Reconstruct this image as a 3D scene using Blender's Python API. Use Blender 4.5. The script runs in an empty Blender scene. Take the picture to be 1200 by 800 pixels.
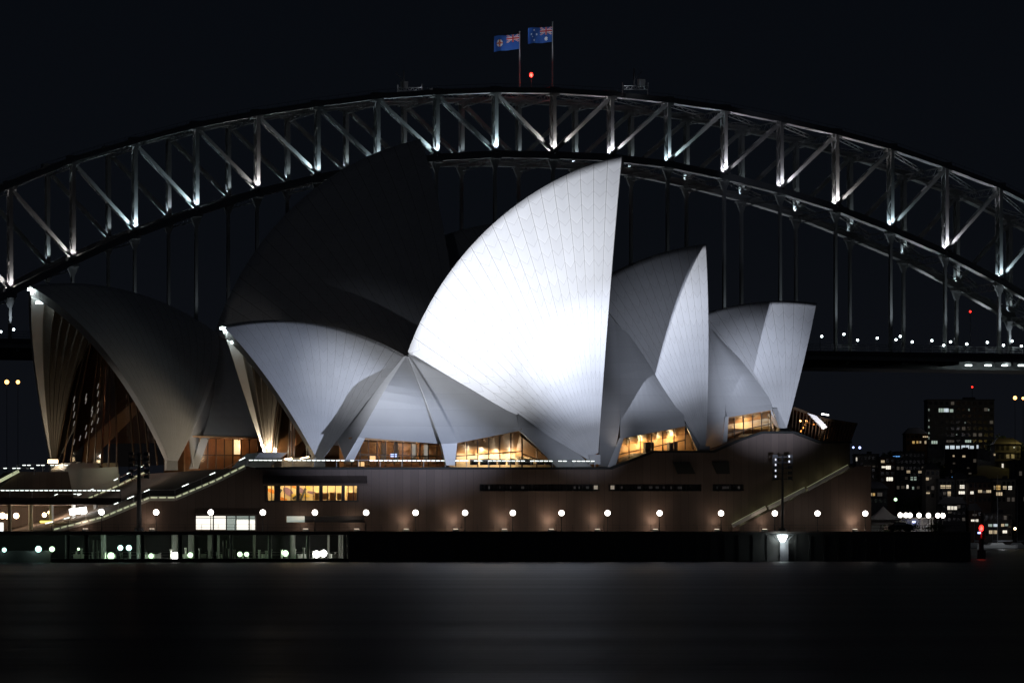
import bpy, bmesh, math, random
import numpy as np
from mathutils import Vector
from mathutils.geometry import tessellate_polygon
random.seed(7)
R_ = math.radians
scene = bpy.context.scene
COL = scene.collection

# ------------------------------------------------------------------ camera
EYE = 3.6; F = 5200.0; HOR = 630.0          # eye height, focal length and horizon row for a 1200 px wide frame
cam_d = bpy.data.cameras.new('camera'); cam = bpy.data.objects.new('camera', cam_d); COL.objects.link(cam)
cam.location = (0, 0, EYE); cam.rotation_euler = (R_(90), 0, 0)
cam_d.sensor_width = 36; cam_d.lens = 36 * F / 1200; cam_d.shift_y = (HOR - 400) / 1200
cam_d.clip_start = 1; cam_d.clip_end = 20000
scene.camera = cam

# ------------------------------------------------------------------ night sky
world = bpy.data.worlds.new('World'); scene.world = world; world.use_nodes = True
wn = world.node_tree; wn.nodes.clear()
_tc = wn.nodes.new('ShaderNodeTexCoord'); _sp = wn.nodes.new('ShaderNodeSeparateXYZ')
_rp = wn.nodes.new('ShaderNodeValToRGB'); _bg = wn.nodes.new('ShaderNodeBackground'); _ou = wn.nodes.new('ShaderNodeOutputWorld')
wn.links.new(_tc.outputs['Generated'], _sp.inputs[0]); wn.links.new(_sp.outputs['Z'], _rp.inputs[0])
_e = _rp.color_ramp.elements
_e[0].position = 0.0; _e[0].color = (.0046, .0052, .0074, 1)
_e[1].position = 1.0; _e[1].color = (.0010, .0014, .0024, 1)
for _p, _c in ((.03, (.0041, .0048, .0068, 1)), (.07, (.0029, .0037, .0055, 1)), (.13, (.0022, .0030, .0047, 1))):
    _q = _e.new(_p); _q.color = _c
wn.links.new(_rp.outputs[0], _bg.inputs[0]); _bg.inputs[1].default_value = 1.0
wn.links.new(_bg.outputs[0], _ou.inputs[0])

# ------------------------------------------------------------------ lights
def lamp(kind, name, loc, energy, color=(1, 1, 1), target=None, size=.5, spot=None, blend=.5):
    d = bpy.data.lights.new(name, kind); d.energy = energy; d.color = color
    if kind in ('POINT', 'SPOT'): d.shadow_soft_size = size
    if kind == 'SUN': d.angle = R_(size)
    if kind == 'SPOT': d.spot_size = R_(spot); d.spot_blend = blend
    o = bpy.data.objects.new(name, d); COL.objects.link(o); o.location = loc
    if target is not None:
        o.rotation_euler = (Vector(target) - Vector(loc)).to_track_quat('-Z', 'Y').to_euler()
    return o
COOL = (.70, .78, 1.0); WARM = (1, .72, .42)
# faint moon-like sun, added to lift the dark concert hall
lamp('SUN', 'moon_fill', (0, 0, 500), .013, (.8, .85, 1), target=(200, 600, 0), size=.5)
# floodlights that light the theatre's sails (bare spots, some of them added fill)
FL = {}
def flood(name, loc, target, energy, spot, blend=.6, color=COOL, size=.5):
    FL[name] = lamp('SPOT', name, loc, energy, color, target, size, spot, blend)
flood('floodlight_main', (-98, 567, 8), (2, 702, 48), 3.35e6, 19, 1.0, (.82, .87, 1))
flood('floodlight_east', (-96, 566, 8), (32, 712, 36), 2.0e6, 8, 1.0)
flood('floodlight_far_sail', (42, 560, 9), (41, 712, 28), 8.0e5, 9.5, 1.0)
flood('front_fill', (34, 560, 9), (25, 705, 33), 2.3e5, 13, 1.0)  # added frontal fill for the shaded second sail
flood('floodlight_south_sail', (95, 632, 8), (-37, 687, 26), 8.0e5, 15, .9, (.63, .73, 1))
flood('south_fill', (-22, 560, 9), (-24, 688, 22), 6.0e4, 13, 1.0, (.75, .82, 1))  # added weak fill for the shadow on the south sail
flood('foot_fill', (30, 560, 8), (11, 692, 20), 2.6e5, 7.5, 1.0)  # added fill for the shadowed foot of the main sail
flood('floodlight_hall', (-160, 650, 10), (-62, 722, 19), 1.1e5, 14, 1.0, (1, .92, .84))

scene.view_settings.view_transform = 'Standard'
scene.view_settings.look = 'None'
scene.view_settings.exposure = 0; scene.view_settings.gamma = 1
scene.view_settings.use_curve_mapping = False
scene.cycles.max_bounces = 5; scene.cycles.diffuse_bounces = 2; scene.cycles.glossy_bounces = 3
scene.cycles.transparent_max_bounces = 12; scene.cycles.transmission_bounces = 4
scene.cycles.use_denoising = True; scene.cycles.caustics_reflective = False; scene.cycles.caustics_refractive = False
scene.cycles.sample_clamp_indirect = 4

# ------------------------------------------------------------------ plan geometry
def line(px0, Y0, ang):
    a = R_(ang); d = np.array([math.cos(a), math.sin(a)]); n = np.array([math.sin(a), -math.cos(a)])
    return np.array([(px0 - 600) * Y0 / F, Y0]), d, n
def on(px, py, L, off=0.0):
    p, d, n = L; p = p + n * off; k = (px - 600) / F
    t = (k * p[1] - p[0]) / (d[0] - k * d[1]); q = p + d * t
    return np.array([q[0], q[1], EYE + (HOR - py) * q[1] / F])
def at(px, py, Y): return np.array([(px - 600) * Y / F, Y, EYE + (HOR - py) * Y / F])
def n3(L): return np.array([L[2][0], L[2][1], 0.0])
def d3(L): return np.array([L[1][0], L[1][1], 0.0])
def mirror(q, L):
    N = n3(L); o = np.array([L[0][0], L[0][1], 0.0]); return q - 2 * np.dot(q - o, N) * N
LN = line(600, 705, 16); LC = line(250, 745, 26); LP = line(600, 684, 17); LS = line(600, 671, 17)

# ------------------------------------------------------------------ mesh helper
class MB:
    def __init__(s): s.v = []; s.f = []; s.m = []; s.uv = []
    def add(s, vs, fs, mi=0, uvs=None):
        b = len(s.v); s.v += [tuple(float(c) for c in v) for v in vs]
        for f in fs:
            s.f.append([b + i for i in f]); s.m.append(mi)
            s.uv.append([uvs[i] for i in f] if uvs is not None else None)
        return s
    def box(s, c, ax, ay, az, mi=0):
        c = np.array(c, float); ax, ay, az = (np.array(a, float) for a in (ax, ay, az))
        vs = [c + i * ax + j * ay + k * az for i in (-1, 1) for j in (-1, 1) for k in (-1, 1)]
        return s.add(vs, [(0, 1, 3, 2), (4, 6, 7, 5), (0, 4, 5, 1), (2, 3, 7, 6), (0, 2, 6, 4), (1, 5, 7, 3)], mi)
    def bx(s, c, sx, sy, sz, rz=0, mi=0):
        a = np.array([math.cos(rz), math.sin(rz), 0]); b = np.array([-math.sin(rz), math.cos(rz), 0])
        return s.box(c, a * sx / 2, b * sy / 2, (0, 0, sz / 2), mi)
    def beam(s, p, q, w, side, h=None, mi=0):
        """rectangular bar from p to q: width w along 'side', height h along the third axis"""
        p = np.array(p, float); q = np.array(q, float); d = q - p; l = np.linalg.norm(d)
        if l < 1e-6: return s
        d = d / l; sd = np.array(side, float); sd = sd - d * np.dot(sd, d); sd /= np.linalg.norm(sd); u = np.cross(d, sd)
        return s.box((p + q) / 2, d * l / 2, sd * w / 2, u * (h or w) / 2, mi)
    def tube(s, p, q, r0, r1=None, n=8, mi=0):
        p = np.array(p, float); q = np.array(q, float); r1 = r0 if r1 is None else r1
        d = (q - p) / np.linalg.norm(q - p); a = np.cross(d, (0, 0, 1.0) if abs(d[2]) < .9 else (1.0, 0, 0)); a /= np.linalg.norm(a); b = np.cross(d, a)
        vs = []; 
        for c, r in ((p, r0), (q, r1)):
            for i in range(n):
                t = 2 * math.pi * i / n; vs.append(c + r * (math.cos(t) * a + math.sin(t) * b))
        fs = [(i, (i + 1) % n, n + (i + 1) % n, n + i) for i in range(n)] + [tuple(range(n))[::-1], tuple(range(n, 2 * n))]
        return s.add(vs, fs, mi)
    def ball(s, c, r, n=14, mi=0, zs=1.0):
        vs = []; fs = []; m = n // 2
        for j in range(m + 1):
            ph = math.pi * j / m
            for i in range(n):
                t = 2 * math.pi * i / n
                vs.append((c[0] + r * math.sin(ph) * math.cos(t), c[1] + r * math.sin(ph) * math.sin(t), c[2] + zs * r * math.cos(ph)))
        for j in range(m):
            for i in range(n): fs.append((j * n + i, (j + 1) * n + i, (j + 1) * n + (i + 1) % n, j * n + (i + 1) % n))
        return s.add(vs, fs, mi)
    def prism(s, pts, ext, holes=(), mi=0):
        """planar polygon pts (3-D), extruded by vector ext, with optional holes"""
        ext = np.array(ext, float); loops = [list(map(np.array, pts))] + [list(map(np.array, h)) for h in holes]
        tri = tessellate_polygon([[Vector(p) for p in l] for l in loops])
        al = [p for l in loops for p in l]; n = len(al)
        s.add(al + [p + ext for p in al], [tuple(t) for t in tri] + [tuple(i + n for i in reversed(t)) for t in tri], mi)
        b = 0
        for l in loops:
            k = len(l)
            s.add([p for p in l] + [p + ext for p in l], [(i, (i + 1) % k, k + (i + 1) % k, k + i) for i in range(k)], mi); b += k
        return s
    def grid(s, G, mi=0, uv=None):
        nu = len(G); nv = len(G[0]); vs = [p for r in G for p in r]
        fs = [(i * nv + j, (i + 1) * nv + j, (i + 1) * nv + j + 1, i * nv + j + 1) for i in range(nu - 1) for j in range(nv - 1)]
        return s.add(vs, fs, mi, [c for r in uv for c in r] if uv else None)
    def build(s, name, mats, parent=None, smooth=False, origin=None):
        if not isinstance(mats, (list, tuple)): mats = [mats]
        off = np.zeros(3); p = parent
        if origin is not None: off = np.array(origin, float)
        else:
            while p is not None: off = off + np.array(p.location); p = p.parent
        me = bpy.data.meshes.new(name); me.from_pydata([tuple(np.array(v) - off) for v in s.v], [], s.f)
        for m in mats: me.materials.append(m)
        me.polygons.foreach_set('material_index', s.m)
        if any(u is not None for u in s.uv):
            ul = me.uv_layers.new(name='UVMap'); k = 0
            for u, f in zip(s.uv, s.f):
                for j in range(len(f)):
                    ul.data[k].uv = u[j] if u is not None else (0.5, 0.5); k += 1
        if len(s.f) < 20000:
            bm = bmesh.new(); bm.from_mesh(me)
            bmesh.ops.remove_doubles(bm, verts=bm.verts, dist=.0005) if smooth else None
            bmesh.ops.recalc_face_normals(bm, faces=bm.faces); bm.to_mesh(me); bm.free()
        if smooth: me.polygons.foreach_set('use_smooth', [True] * len(me.polygons))
        o = bpy.data.objects.new(name, me); COL.objects.link(o)
        if parent is not None: o.parent = parent
        elif origin is not None: o.location = tuple(off)
        return o
def tag(o, label=None, cat=None, group=None, kind=None):
    if label: o['label'] = label
    if cat: o['category'] = cat
    if group: o['group'] = group
    if kind: o['kind'] = kind
    return o
def thing(name, loc, label, cat, group=None):
    o = bpy.data.objects.new(name, None); COL.objects.link(o); o.location = tuple(float(c) for c in loc); o.empty_display_size = .1
    return tag(o, label, cat, group)
def copy_tree(o, loc, label, group=None):
    c = o.copy(); COL.objects.link(c); c.location = tuple(float(x) for x in loc); c['label'] = label
    if group: c['group'] = group
    def kids(a, b):
        for ch in list(a.children):
            if ch.type == 'LIGHT' or ch.type == 'MESH':
                k = ch.copy(); COL.objects.link(k); k.parent = b; kids(ch, k)
    kids(o, c); return c
UPV = np.array([0, 0, 1.0])
ORD = 'first second third fourth fifth sixth seventh eighth ninth tenth eleventh twelfth thirteenth fourteenth fifteenth sixteenth seventeenth eighteenth nineteenth twentieth'.split()

# ------------------------------------------------------------------ materials
def nodes(name):
    m = bpy.data.materials.new(name); m.use_nodes = True; t = m.node_tree; return m, t, t.nodes['Principled BSDF']
def N(t, typ, **k):
    n = t.nodes.new(typ)
    for a, b in k.items(): setattr(n, a, b)
    return n
def mth(t, op, a, b=None, c=None):
    n = N(t, 'ShaderNodeMath', operation=op)
    for i, x in enumerate((a, b, c)):
        if x is None: continue
        if isinstance(x, (int, float)): n.inputs[i].default_value = x
        else: t.links.new(x, n.inputs[i])
    return n.outputs[0]
def mix(t, f, a, b):
    n = N(t, 'ShaderNodeMix', data_type='RGBA')
    for i, x in ((0, f), (6, a), (7, b)):
        if isinstance(x, (int, float)): n.inputs[i].default_value = x
        elif isinstance(x, tuple): n.inputs[i].default_value = (*x, 1)
        else: t.links.new(x, n.inputs[i])
    return n.outputs[2]
def plain(name, col, rough=.6, metal=0, spec=.5, var=.25, scale=.6, bump=0):
    m, t, b = nodes(name)
    b.inputs['Roughness'].default_value = rough; b.inputs['Metallic'].default_value = metal; b.inputs['Specular IOR Level'].default_value = spec
    tc = N(t, 'ShaderNodeTexCoord'); ns = N(t, 'ShaderNodeTexNoise'); ns.inputs['Scale'].default_value = scale; ns.inputs['Detail'].default_value = 6
    t.links.new(tc.outputs['Object'], ns.inputs['Vector'])
    c = mix(t, ns.outputs['Fac'], tuple(x * (1 - var) for x in col), tuple(min(1, x * (1 + var)) for x in col)); t.links.new(c, b.inputs['Base Color'])
    if bump:
        bp = N(t, 'ShaderNodeBump'); bp.inputs['Strength'].default_value = bump; t.links.new(ns.outputs['Fac'], bp.inputs['Height']); t.links.new(bp.outputs[0], b.inputs['Normal'])
    return m
def glow(name, col, strength, base=(.8, .8, .8)):
    m, t, b = nodes(name); b.inputs['Base Color'].default_value = (*base, 1); b.inputs['Emission Color'].default_value = (*col, 1); b.inputs['Emission Strength'].default_value = strength
    return m
def tile_material():
    m, t, b = nodes('glazed_roof_tiles')
    uv = N(t, 'ShaderNodeUVMap'); sp = N(t, 'ShaderNodeSeparateXYZ'); t.links.new(uv.outputs[0], sp.inputs[0])
    u, v = sp.outputs[0], sp.outputs[1]
    fu = mth(t, 'FRACT', u); c = mth(t, 'ABSOLUTE', mth(t, 'SUBTRACT', fu, .5))      # 0 centre, .5 edge
    rib = mth(t, 'GREATER_THAN', c, .472)
    vv = mth(t, 'DIVIDE', mth(t, 'SUBTRACT', v, mth(t, 'MULTIPLY', c, 2.6)), 2.7)
    fv = mth(t, 'FRACT', vv)
    che = mth(t, 'LESS_THAN', fv, .03)
    band = mth(t, 'LESS_THAN', mth(t, 'ABSOLUTE', mth(t, 'SUBTRACT', fv, .09)), .05)
    edge = mth(t, 'GREATER_THAN', c, .40)
    cell = N(t, 'ShaderNodeCombineXYZ'); t.links.new(mth(t, 'FLOOR', u), cell.inputs[0]); t.links.new(mth(t, 'FLOOR', vv), cell.inputs[1])
    wnz = N(t, 'ShaderNodeTexWhiteNoise', noise_dimensions='3D'); t.links.new(cell.outputs[0], wnz.inputs['Vector'])
    ns = N(t, 'ShaderNodeTexNoise'); ns.inputs['Scale'].default_value = .35; ns.inputs['Detail'].default_value = 6
    tc = N(t, 'ShaderNodeTexCoord'); t.links.new(tc.outputs['Object'], ns.inputs['Vector'])
    # streaks of weathering running down each rib
    st = N(t, 'ShaderNodeCombineXYZ'); t.links.new(mth(t, 'MULTIPLY', u, 6.0), st.inputs[0]); t.links.new(mth(t, 'MULTIPLY', v, .12), st.inputs[1])
    ns2 = N(t, 'ShaderNodeTexNoise'); ns2.inputs['Scale'].default_value = 1.0; ns2.inputs['Detail'].default_value = 4; t.links.new(st.outputs[0], ns2.inputs['Vector'])
    base = mix(t, wnz.outputs['Value'], (.60, .595, .58), (.65, .645, .63))
    base = mix(t, mth(t, 'MULTIPLY', ns.outputs['Fac'], .35), base, (.50, .48, .45))
    base = mix(t, mth(t, 'MULTIPLY', ns2.outputs['Fac'], .30), base, (.45, .44, .42))
    base = mix(t, mth(t, 'MULTIPLY', mth(t, 'MULTIPLY', band, wnz.outputs['Value']), .35), base, (.74, .72, .68))
    base = mix(t, mth(t, 'MULTIPLY', edge, .35), base, (.70, .68, .64))
    base = mix(t, mth(t, 'MULTIPLY', che, .6), base, (.22, .21, .2))
    base = mix(t, mth(t, 'MULTIPLY', rib, .62), base, (.17, .165, .16))
    t.links.new(base, b.inputs['Base Color'])
    ro = mth(t, 'ADD', .50, mth(t, 'MULTIPLY', mth(t, 'MAXIMUM', band, edge), .3)); t.links.new(ro, b.inputs['Roughness'])
    bp = N(t, 'ShaderNodeBump'); bp.inputs['Strength'].default_value = .35; bp.inputs['Distance'].default_value = .08
    t.links.new(mth(t, 'SUBTRACT', 1.0, mth(t, 'MAXIMUM', che, rib)), bp.inputs['Height']); t.links.new(bp.outputs[0], b.inputs['Normal'])
    return m
def panel_material(name, col, var, rough, d, pitch, row, jw=.035, dark=.45, stain=.35):
    """wall panels: joints every 'pitch' metres along direction d and every 'row' metres of height"""
    m, t, b = nodes(name); b.inputs['Roughness'].default_value = rough
    g = N(t, 'ShaderNodeNewGeometry'); dt = N(t, 'ShaderNodeVectorMath', operation='DOT_PRODUCT'); t.links.new(g.outputs['Position'], dt.inputs[0]); dt.inputs[1].default_value = tuple(d)
    sp = N(t, 'ShaderNodeSeparateXYZ'); t.links.new(g.outputs['Position'], sp.inputs[0])
    a = mth(t, 'DIVIDE', dt.outputs['Value'], pitch); z = mth(t, 'DIVIDE', sp.outputs[2], row)
    j = mth(t, 'MAXIMUM', mth(t, 'LESS_THAN', mth(t, 'FRACT', a), jw), mth(t, 'LESS_THAN', mth(t, 'FRACT', z), jw * .3))
    cell = N(t, 'ShaderNodeCombineXYZ'); t.links.new(mth(t, 'FLOOR', a), cell.inputs[0]); t.links.new(mth(t, 'FLOOR', z), cell.inputs[1])
    w = N(t, 'ShaderNodeTexWhiteNoise', noise_dimensions='3D'); t.links.new(cell.outputs[0], w.inputs['Vector'])
    ns = N(t, 'ShaderNodeTexNoise'); ns.inputs['Scale'].default_value = .25; ns.inputs['Detail'].default_value = 8; t.links.new(g.outputs['Position'], ns.inputs['Vector'])
    c = mix(t, w.outputs['Value'], tuple(x * (1 - var) for x in col), tuple(x * (1 + var) for x in col))
    c = mix(t, mth(t, 'MULTIPLY', ns.outputs['Fac'], stain), c, tuple(x * .45 for x in col))
    c = mix(t, j, c, tuple(x * dark for x in col)); t.links.new(c, b.inputs['Base Color'])
    return m
def glass_material(name, col, trans=.6, rough=.08):
    m, t, b = nodes(name); t.nodes.remove(b); out = t.nodes['Material Output']
    tr = N(t, 'ShaderNodeBsdfTransparent'); tr.inputs[0].default_value = (*col, 1); gl = N(t, 'ShaderNodeBsdfGlossy'); gl.inputs['Roughness'].default_value = rough
    fr = N(t, 'ShaderNodeFresnel'); fr.inputs[0].default_value = 1.5; mx = N(t, 'ShaderNodeMixShader')
    t.links.new(mth(t, 'MINIMUM', mth(t, 'MULTIPLY', fr.outputs[0], 1.2), 1.0), mx.inputs[0]); t.links.new(tr.outputs[0], mx.inputs[1]); t.links.new(gl.outputs[0], mx.inputs[2]); t.links.new(mx.outputs[0], out.inputs[0])
    return m
def water_material():
    m, t, b = nodes('harbour_water')
    b.inputs['Base Color'].default_value = (.010, .009, .020, 1); b.inputs['IOR'].default_value = 1.33
    tc = N(t, 'ShaderNodeTexCoord')
    def noise(sx, sy, det):
        mp = N(t, 'ShaderNodeMapping'); mp.inputs['Scale'].default_value = (sx, sy, 1); t.links.new(tc.outputs['Object'], mp.inputs[0])
        ns = N(t, 'ShaderNodeTexNoise'); ns.inputs['Scale'].default_value = 1; ns.inputs['Detail'].default_value = det; t.links.new(mp.outputs[0], ns.inputs['Vector']); return ns.outputs['Fac']
    big = noise(.008, .05, 4); mid = noise(.035, .5, 4); fine = noise(.35, 1.3, 3)
    t.links.new(mth(t, 'ADD', .30, mth(t, 'MULTIPLY', big, .2)), b.inputs['Roughness'])
    hgt = mth(t, 'ADD', mth(t, 'MULTIPLY', mid, .9), mth(t, 'ADD', mth(t, 'MULTIPLY', big, .5), mth(t, 'MULTIPLY', fine, .25)))
    bp = N(t, 'ShaderNodeBump'); bp.inputs['Strength'].default_value = .5; bp.inputs['Distance'].default_value = .28
    t.links.new(hgt, bp.inputs['Height']); t.links.new(bp.outputs[0], b.inputs['Normal'])
    dk = N(t, 'ShaderNodeBsdfDiffuse'); dk.inputs[0].default_value = (.004, .006, .009, 1); mx = N(t, 'ShaderNodeMixShader'); out = t.nodes['Material Output']
    b.inputs['Specular Tint'].default_value = (.70, .66, 1, 1); mx.inputs[0].default_value = .40; t.links.new(b.outputs[0], mx.inputs[1]); t.links.new(dk.outputs[0], mx.inputs[2]); t.links.new(mx.outputs[0], out.inputs[0])
    return m

M = dict(
    tile=tile_material(),
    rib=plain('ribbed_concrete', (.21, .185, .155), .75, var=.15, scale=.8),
    edge=plain('pale_concrete', (.50, .49, .47), .6, var=.1),
    side=panel_material('side_shell_tiles', (.58, .575, .56), .05, .45, d3(LN), 400, 2.6, .025, .62, .25),
    podium=panel_material('pink_granite_panels', (.145, .105, .088), .12, .7, d3(LP), 1.25, 40, .04, .45, .6),
    paving=plain('granite_paving', (.16, .13, .115), .7),
    sea=plain('dark_sea_wall', (.10, .095, .09), .75, var=.5, scale=.15, bump=.2),
    wharf=plain('wharf_concrete', (.30, .31, .27), .7, var=.3, scale=.5),
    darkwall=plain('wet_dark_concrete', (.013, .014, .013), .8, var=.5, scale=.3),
    bronze=plain('bronze_mullions', (.10, .062, .035), .5, .4),
    steel=plain('painted_bridge_steel', (.24, .245, .25), .55, .1, var=.25, scale=.25),
    dsteel=plain('dark_steel', (.05, .05, .055), .5, .3),
    alum=plain('light_metal', (.5, .5, .52), .4, .5),
    road=plain('asphalt', (.05, .05, .052), .8),
    wood=plain('brushbox_timber', (.42, .24, .11), .5, var=.35, scale=1.4),
    cream=plain('cream_plaster', (.75, .60, .38), .7, var=.2, scale=.5),
    white=plain('white_paint', (.8, .8, .8), .5, var=.05),
    red=plain('red_paint', (.5, .03, .02), .5),
    purple=plain('purple_paint', (.22, .13, .24), .6), orange=plain('orange_paint', (.75, .25, .04), .6), yellow=plain('yellow_paint', (.85, .62, .12), .6),
    canvas=plain('white_canvas', (.6, .62, .66), .7, var=.1, scale=1),
    foliage=plain('dark_foliage', (.05, .08, .025), .7, var=.5, scale=2),
    bark=plain('bark', (.08, .06, .045), .9),
    land=plain('dark_headland', (.02, .022, .016), .95, var=.5, scale=.02),
    glass=glass_material('clear_glass', (.92, .92, .90)),
    smoke=glass_material('topaz_glass', (.55, .40, .27)),
    water=water_material(),
    g_globe=glow('globe_glow', (1, .93, .84), 7), g_led=glow('led_white', (.9, 1, .93), 2.2), g_step=glow('stair_light', (.85, .92, .55), .5),
    g_red=glow('red_beacon_glow', (1, .02, .012), 4), g_warm=glow('warm_lamp', (1, .72, .40), 9), g_white=glow('white_lamp', (1, .98, .93), 9),
    g_green=glow('greenish_lamp', (.62, 1, .58), 2.2), g_cyan=glow('cool_lamp', (.55, 1, .88), 2.4), g_blind=glow('bright_blind', (1, .96, .84), 1.25),
    g_screen=glow('blue_screen', (.4, .5, 1), 3), g_orange=glow('orange_lamp', (1, .45, .12), 6), g_cool=glow('cool_white_lamp', (.85, 1, 1), 9),
    g_blindg=glow('greenish_window', (.7, .85, .75), .35),
)
exec_parts = []
# ================================================================== SETTING
w = MB(); w.add([(-6000, -200, 0), (6000, -200, 0), (6000, 9000, 0), (-6000, 9000, 0)], [(0, 1, 2, 3)])
tag(w.build('water', M['water']), kind='structure')
# seabed so that the ground goes on under the water
w = MB(); w.add([(-6000, -200, -6), (6000, -200, -6), (6000, 9000, -6), (-6000, 9000, -6)], [(0, 1, 2, 3)])
tag(w.build('ground', M['land']), kind='structure')
# far shore: a low dark hillside
def hillh(x, y):
    r = max(0, min(1, (y - 1580) / 260)); r = r * r * (3 - 2 * r)
    return -3 + (30 + 13 * math.sin(x * .011 + 1) + 7 * math.sin(x * .031) + 4 * math.sin(x * .083 + y * .01) + max(0, min(1, (x - 60) / 160)) * 8) * r + 3 * max(0, min(1, (y - 1560) / 20))
G = [[(x, y, hillh(x, y)) for y in list(range(1560, 2500, 20))] for x in range(-900, 901, 12)]
h = MB(); h.grid(G); tag(h.build('hillside', M['land'], smooth=True), kind='structure')

# promenade (broadwalk): solid behind the sea wall, thin deck above the boat landing on the left
N3 = n3(LP); D3 = d3(LP)
zp = on(700, 622.3, LS)[2]
def S(px, off, z): q = on(px, 622, LS, off); q[2] = z; return q
m = MB(); m.prism([S(410, 0, zp), S(1137, 0, zp), S(1137, -120, zp), S(410, -120, zp)], (0, 0, -(zp + 4)))
tag(m.build('promenade', M['paving']), kind='structure')
m = MB(); m.prism([S(-260, 0, zp), S(409.8, 0, zp), S(409.8, -11, zp), S(-260, -11, zp)], (0, 0, -.55))
m.prism([S(-260, -11.05, zp - .002), S(409.8, -11.05, zp - .002), S(409.8, -120, zp - .002), S(-260, -120, zp - .002)], (0, 0, -(zp + 4)))
tag(m.build('promenade_deck', M['paving']), kind='structure')
m = MB(); m.prism([S(409.5, .35, zp - .25), S(1137.5, .35, zp - .25), S(1137.5, .02, zp - .25), S(409.5, .02, zp - .25)], (0, 0, -(zp + 3)))
for k in range(44):                       # buttress joints in the sea wall
    p = S(418 + k * 16.6, .42, 0); m.bx((p[0], p[1], zp / 2 - .4), .3, .16, zp - .5, R_(17))
sw = m.build('sea_wall', M['sea']); tag(sw, 'long dark sea wall along the waterline below the promenade', 'sea wall')
m = MB(); m.prism([S(409.5, .5, zp + .02), S(1138, .5, zp + .02), S(1138, -.5, zp + .02), S(409.5, -.5, zp + .02)], (0, 0, -.26)); m.build('coping', M['paving'], sw)

# ================================================================== STONE PODIUM
def W(px, py, off=0): return on(px, py, LP, off)
pod = thing('stone_podium', W(640, 622), 'long pink granite podium building under the white sails', 'podium building')
outline = [(65, 622.3), (120, 606), (175, 583), (205, 583), (252, 563), (287, 545.5), (300, 548.5), (716, 548.5), (765, 529), (836, 529), (866, 515.5), (892, 506.5), (930, 506.5), (960, 518), (996, 518), (996, 545), (1012, 545), (1012, 622.3)]
def rect(a, b, c, d): return [(a, c), (b, c), (b, d), (a, d)]
holes = [rect(310, 420, 569, 587), rect(229, 300, 604, 621), rect(335, 428, 604, 612), rect(562, 703, 567, 575), rect(713, 822, 567, 575), rect(835, 872, 567, 575), rect(944, 957, 596, 621.8)]
m = MB(); m.prism([W(*p) for p in outline], -N3 * .9, [[W(*p) for p in hh] for hh in holes])
m.build('front_wall', M['podium'], pod)
core = [(300, 549), (716, 549), (765, 529.5), (836, 529.5), (866, 516), (892, 507), (930, 507), (960, 518.5), (996, 518.5), (996, 545.5), (1011.5, 545.5), (1011.5, 622.3), (300, 622.3)]
m = MB(); m.prism([W(*p) - N3 * 5 for p in core], -N3 * 78); m.build('core', M['podium'], pod)
m = MB()      # floor slab between wall and core
top = [(300, 549), (716, 549), (765, 529.5), (836, 529.5), (866, 516), (892, 507), (930, 507), (960, 518.5), (996, 518.5)]
for a, b in zip(top[:-1], top[1:]):
    A, B = W(*a), W(*b); m.prism([A - N3 * .9, B - N3 * .9, B - N3 * 5, A - N3 * 5], (0, 0, -.5))
m.build('terrace_floor', M['paving'], pod)
m = MB()      # coping line along the top edge
cl = [(300, 548.5), (716, 548.5), (765, 529), (836, 529), (866, 515.5), (892, 506.5), (930, 506.5), (960, 518), (997, 518)]
for a, b in zip(cl[:-1], cl[1:]): m.beam(W(*a, .25), W(*b, .25), 1.0, N3, .35)
m.build('coping', M['darkwall'], pod)
# hoods
m = MB(); A, B = W(308, 568.5, .02), W(430, 568.5, .02)
m.prism([A, A + N3 * 2.6, W(308, 566, 2.6), W(308, 557, .02)], B - A); m.build('window_hood', M['podium'], pod)
m = MB(); A, B = W(229, 603.5, .02), W(305, 603.5, .02)
m.prism([A, A + N3 * 1.8, W(229, 602, 1.8), W(231, 595, .02)], B - A); m.build('window_hood', M['podium'], pod)
# hatches
for a, b, c in ((788, 815, 812), (834, 855, 858)):
    m = MB(); m.prism([W(a, 541, .03), W(a + 20, 541, .03), W(b, 555, .03), W(a + 6, 555, .03)], N3 * .12); m.build('louvre_hatch', M['darkwall'], pod)
# lit office windows with mural
win = MB()
for x in (310, 325, 349, 376, 402, 420): A = W(x, 569, -.25); B = W(x, 587, -.25); win.beam(A, B, .5 if x not in (325, ) else .9, D3, .3)
for x in (318, 333.5, 341, 358, 367, 384, 393, 408, 414): win.beam(W(x, 569, -.25), W(x, 587, -.25), .1, D3, .12)
win.beam(W(310, 587, -.2), W(420, 587, -.2), .5, N3, .25)
wf = win.build('window', M['dsteel'], pod)
MB().add([W(310, 569, -.4), W(420, 569, -.4), W(420, 587, -.4), W(310, 587, -.4)], [(0, 1, 2, 3)]).build('pane', M['glass'], wf)
rm = MB(); rm.prism([W(308, 567, -4.6), W(422, 567, -4.6), W(422, 589, -4.6), W(308, 589, -4.6)], -N3 * .15)
rm.prism([W(308, 567.4, -.95), W(422, 567.4, -.95), W(422, 567.4, -4.6), W(308, 567.4, -4.6)], (0, 0, .2)); rm.build('office_room', M['cream'], pod)
mu = MB()
for (x, y, rx, ry, mi) in ((318, 575, 5, 3, 0), (330, 584, 7, 2.2, 0), (338, 576, 6, 5.5, 2), (345, 581, 4, 3, 1), (352, 574, 5, 4, 2), (356, 580, 7, 2.2, 1), (366, 577, 6, 2.0, 2), (371, 582, 4, 2, 2), (326, 572, 3, 3, 1), (347, 571, 5, 2, 0), (361, 571, 3, 2.5, 1)):
    pts = [W(x + rx * math.cos(t), y + ry * math.sin(t + .6), -4.45) for t in np.linspace(0, 2 * math.pi, 15)[:-1]]
    mu.prism(pts, -N3 * .05, mi=mi)
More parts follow.
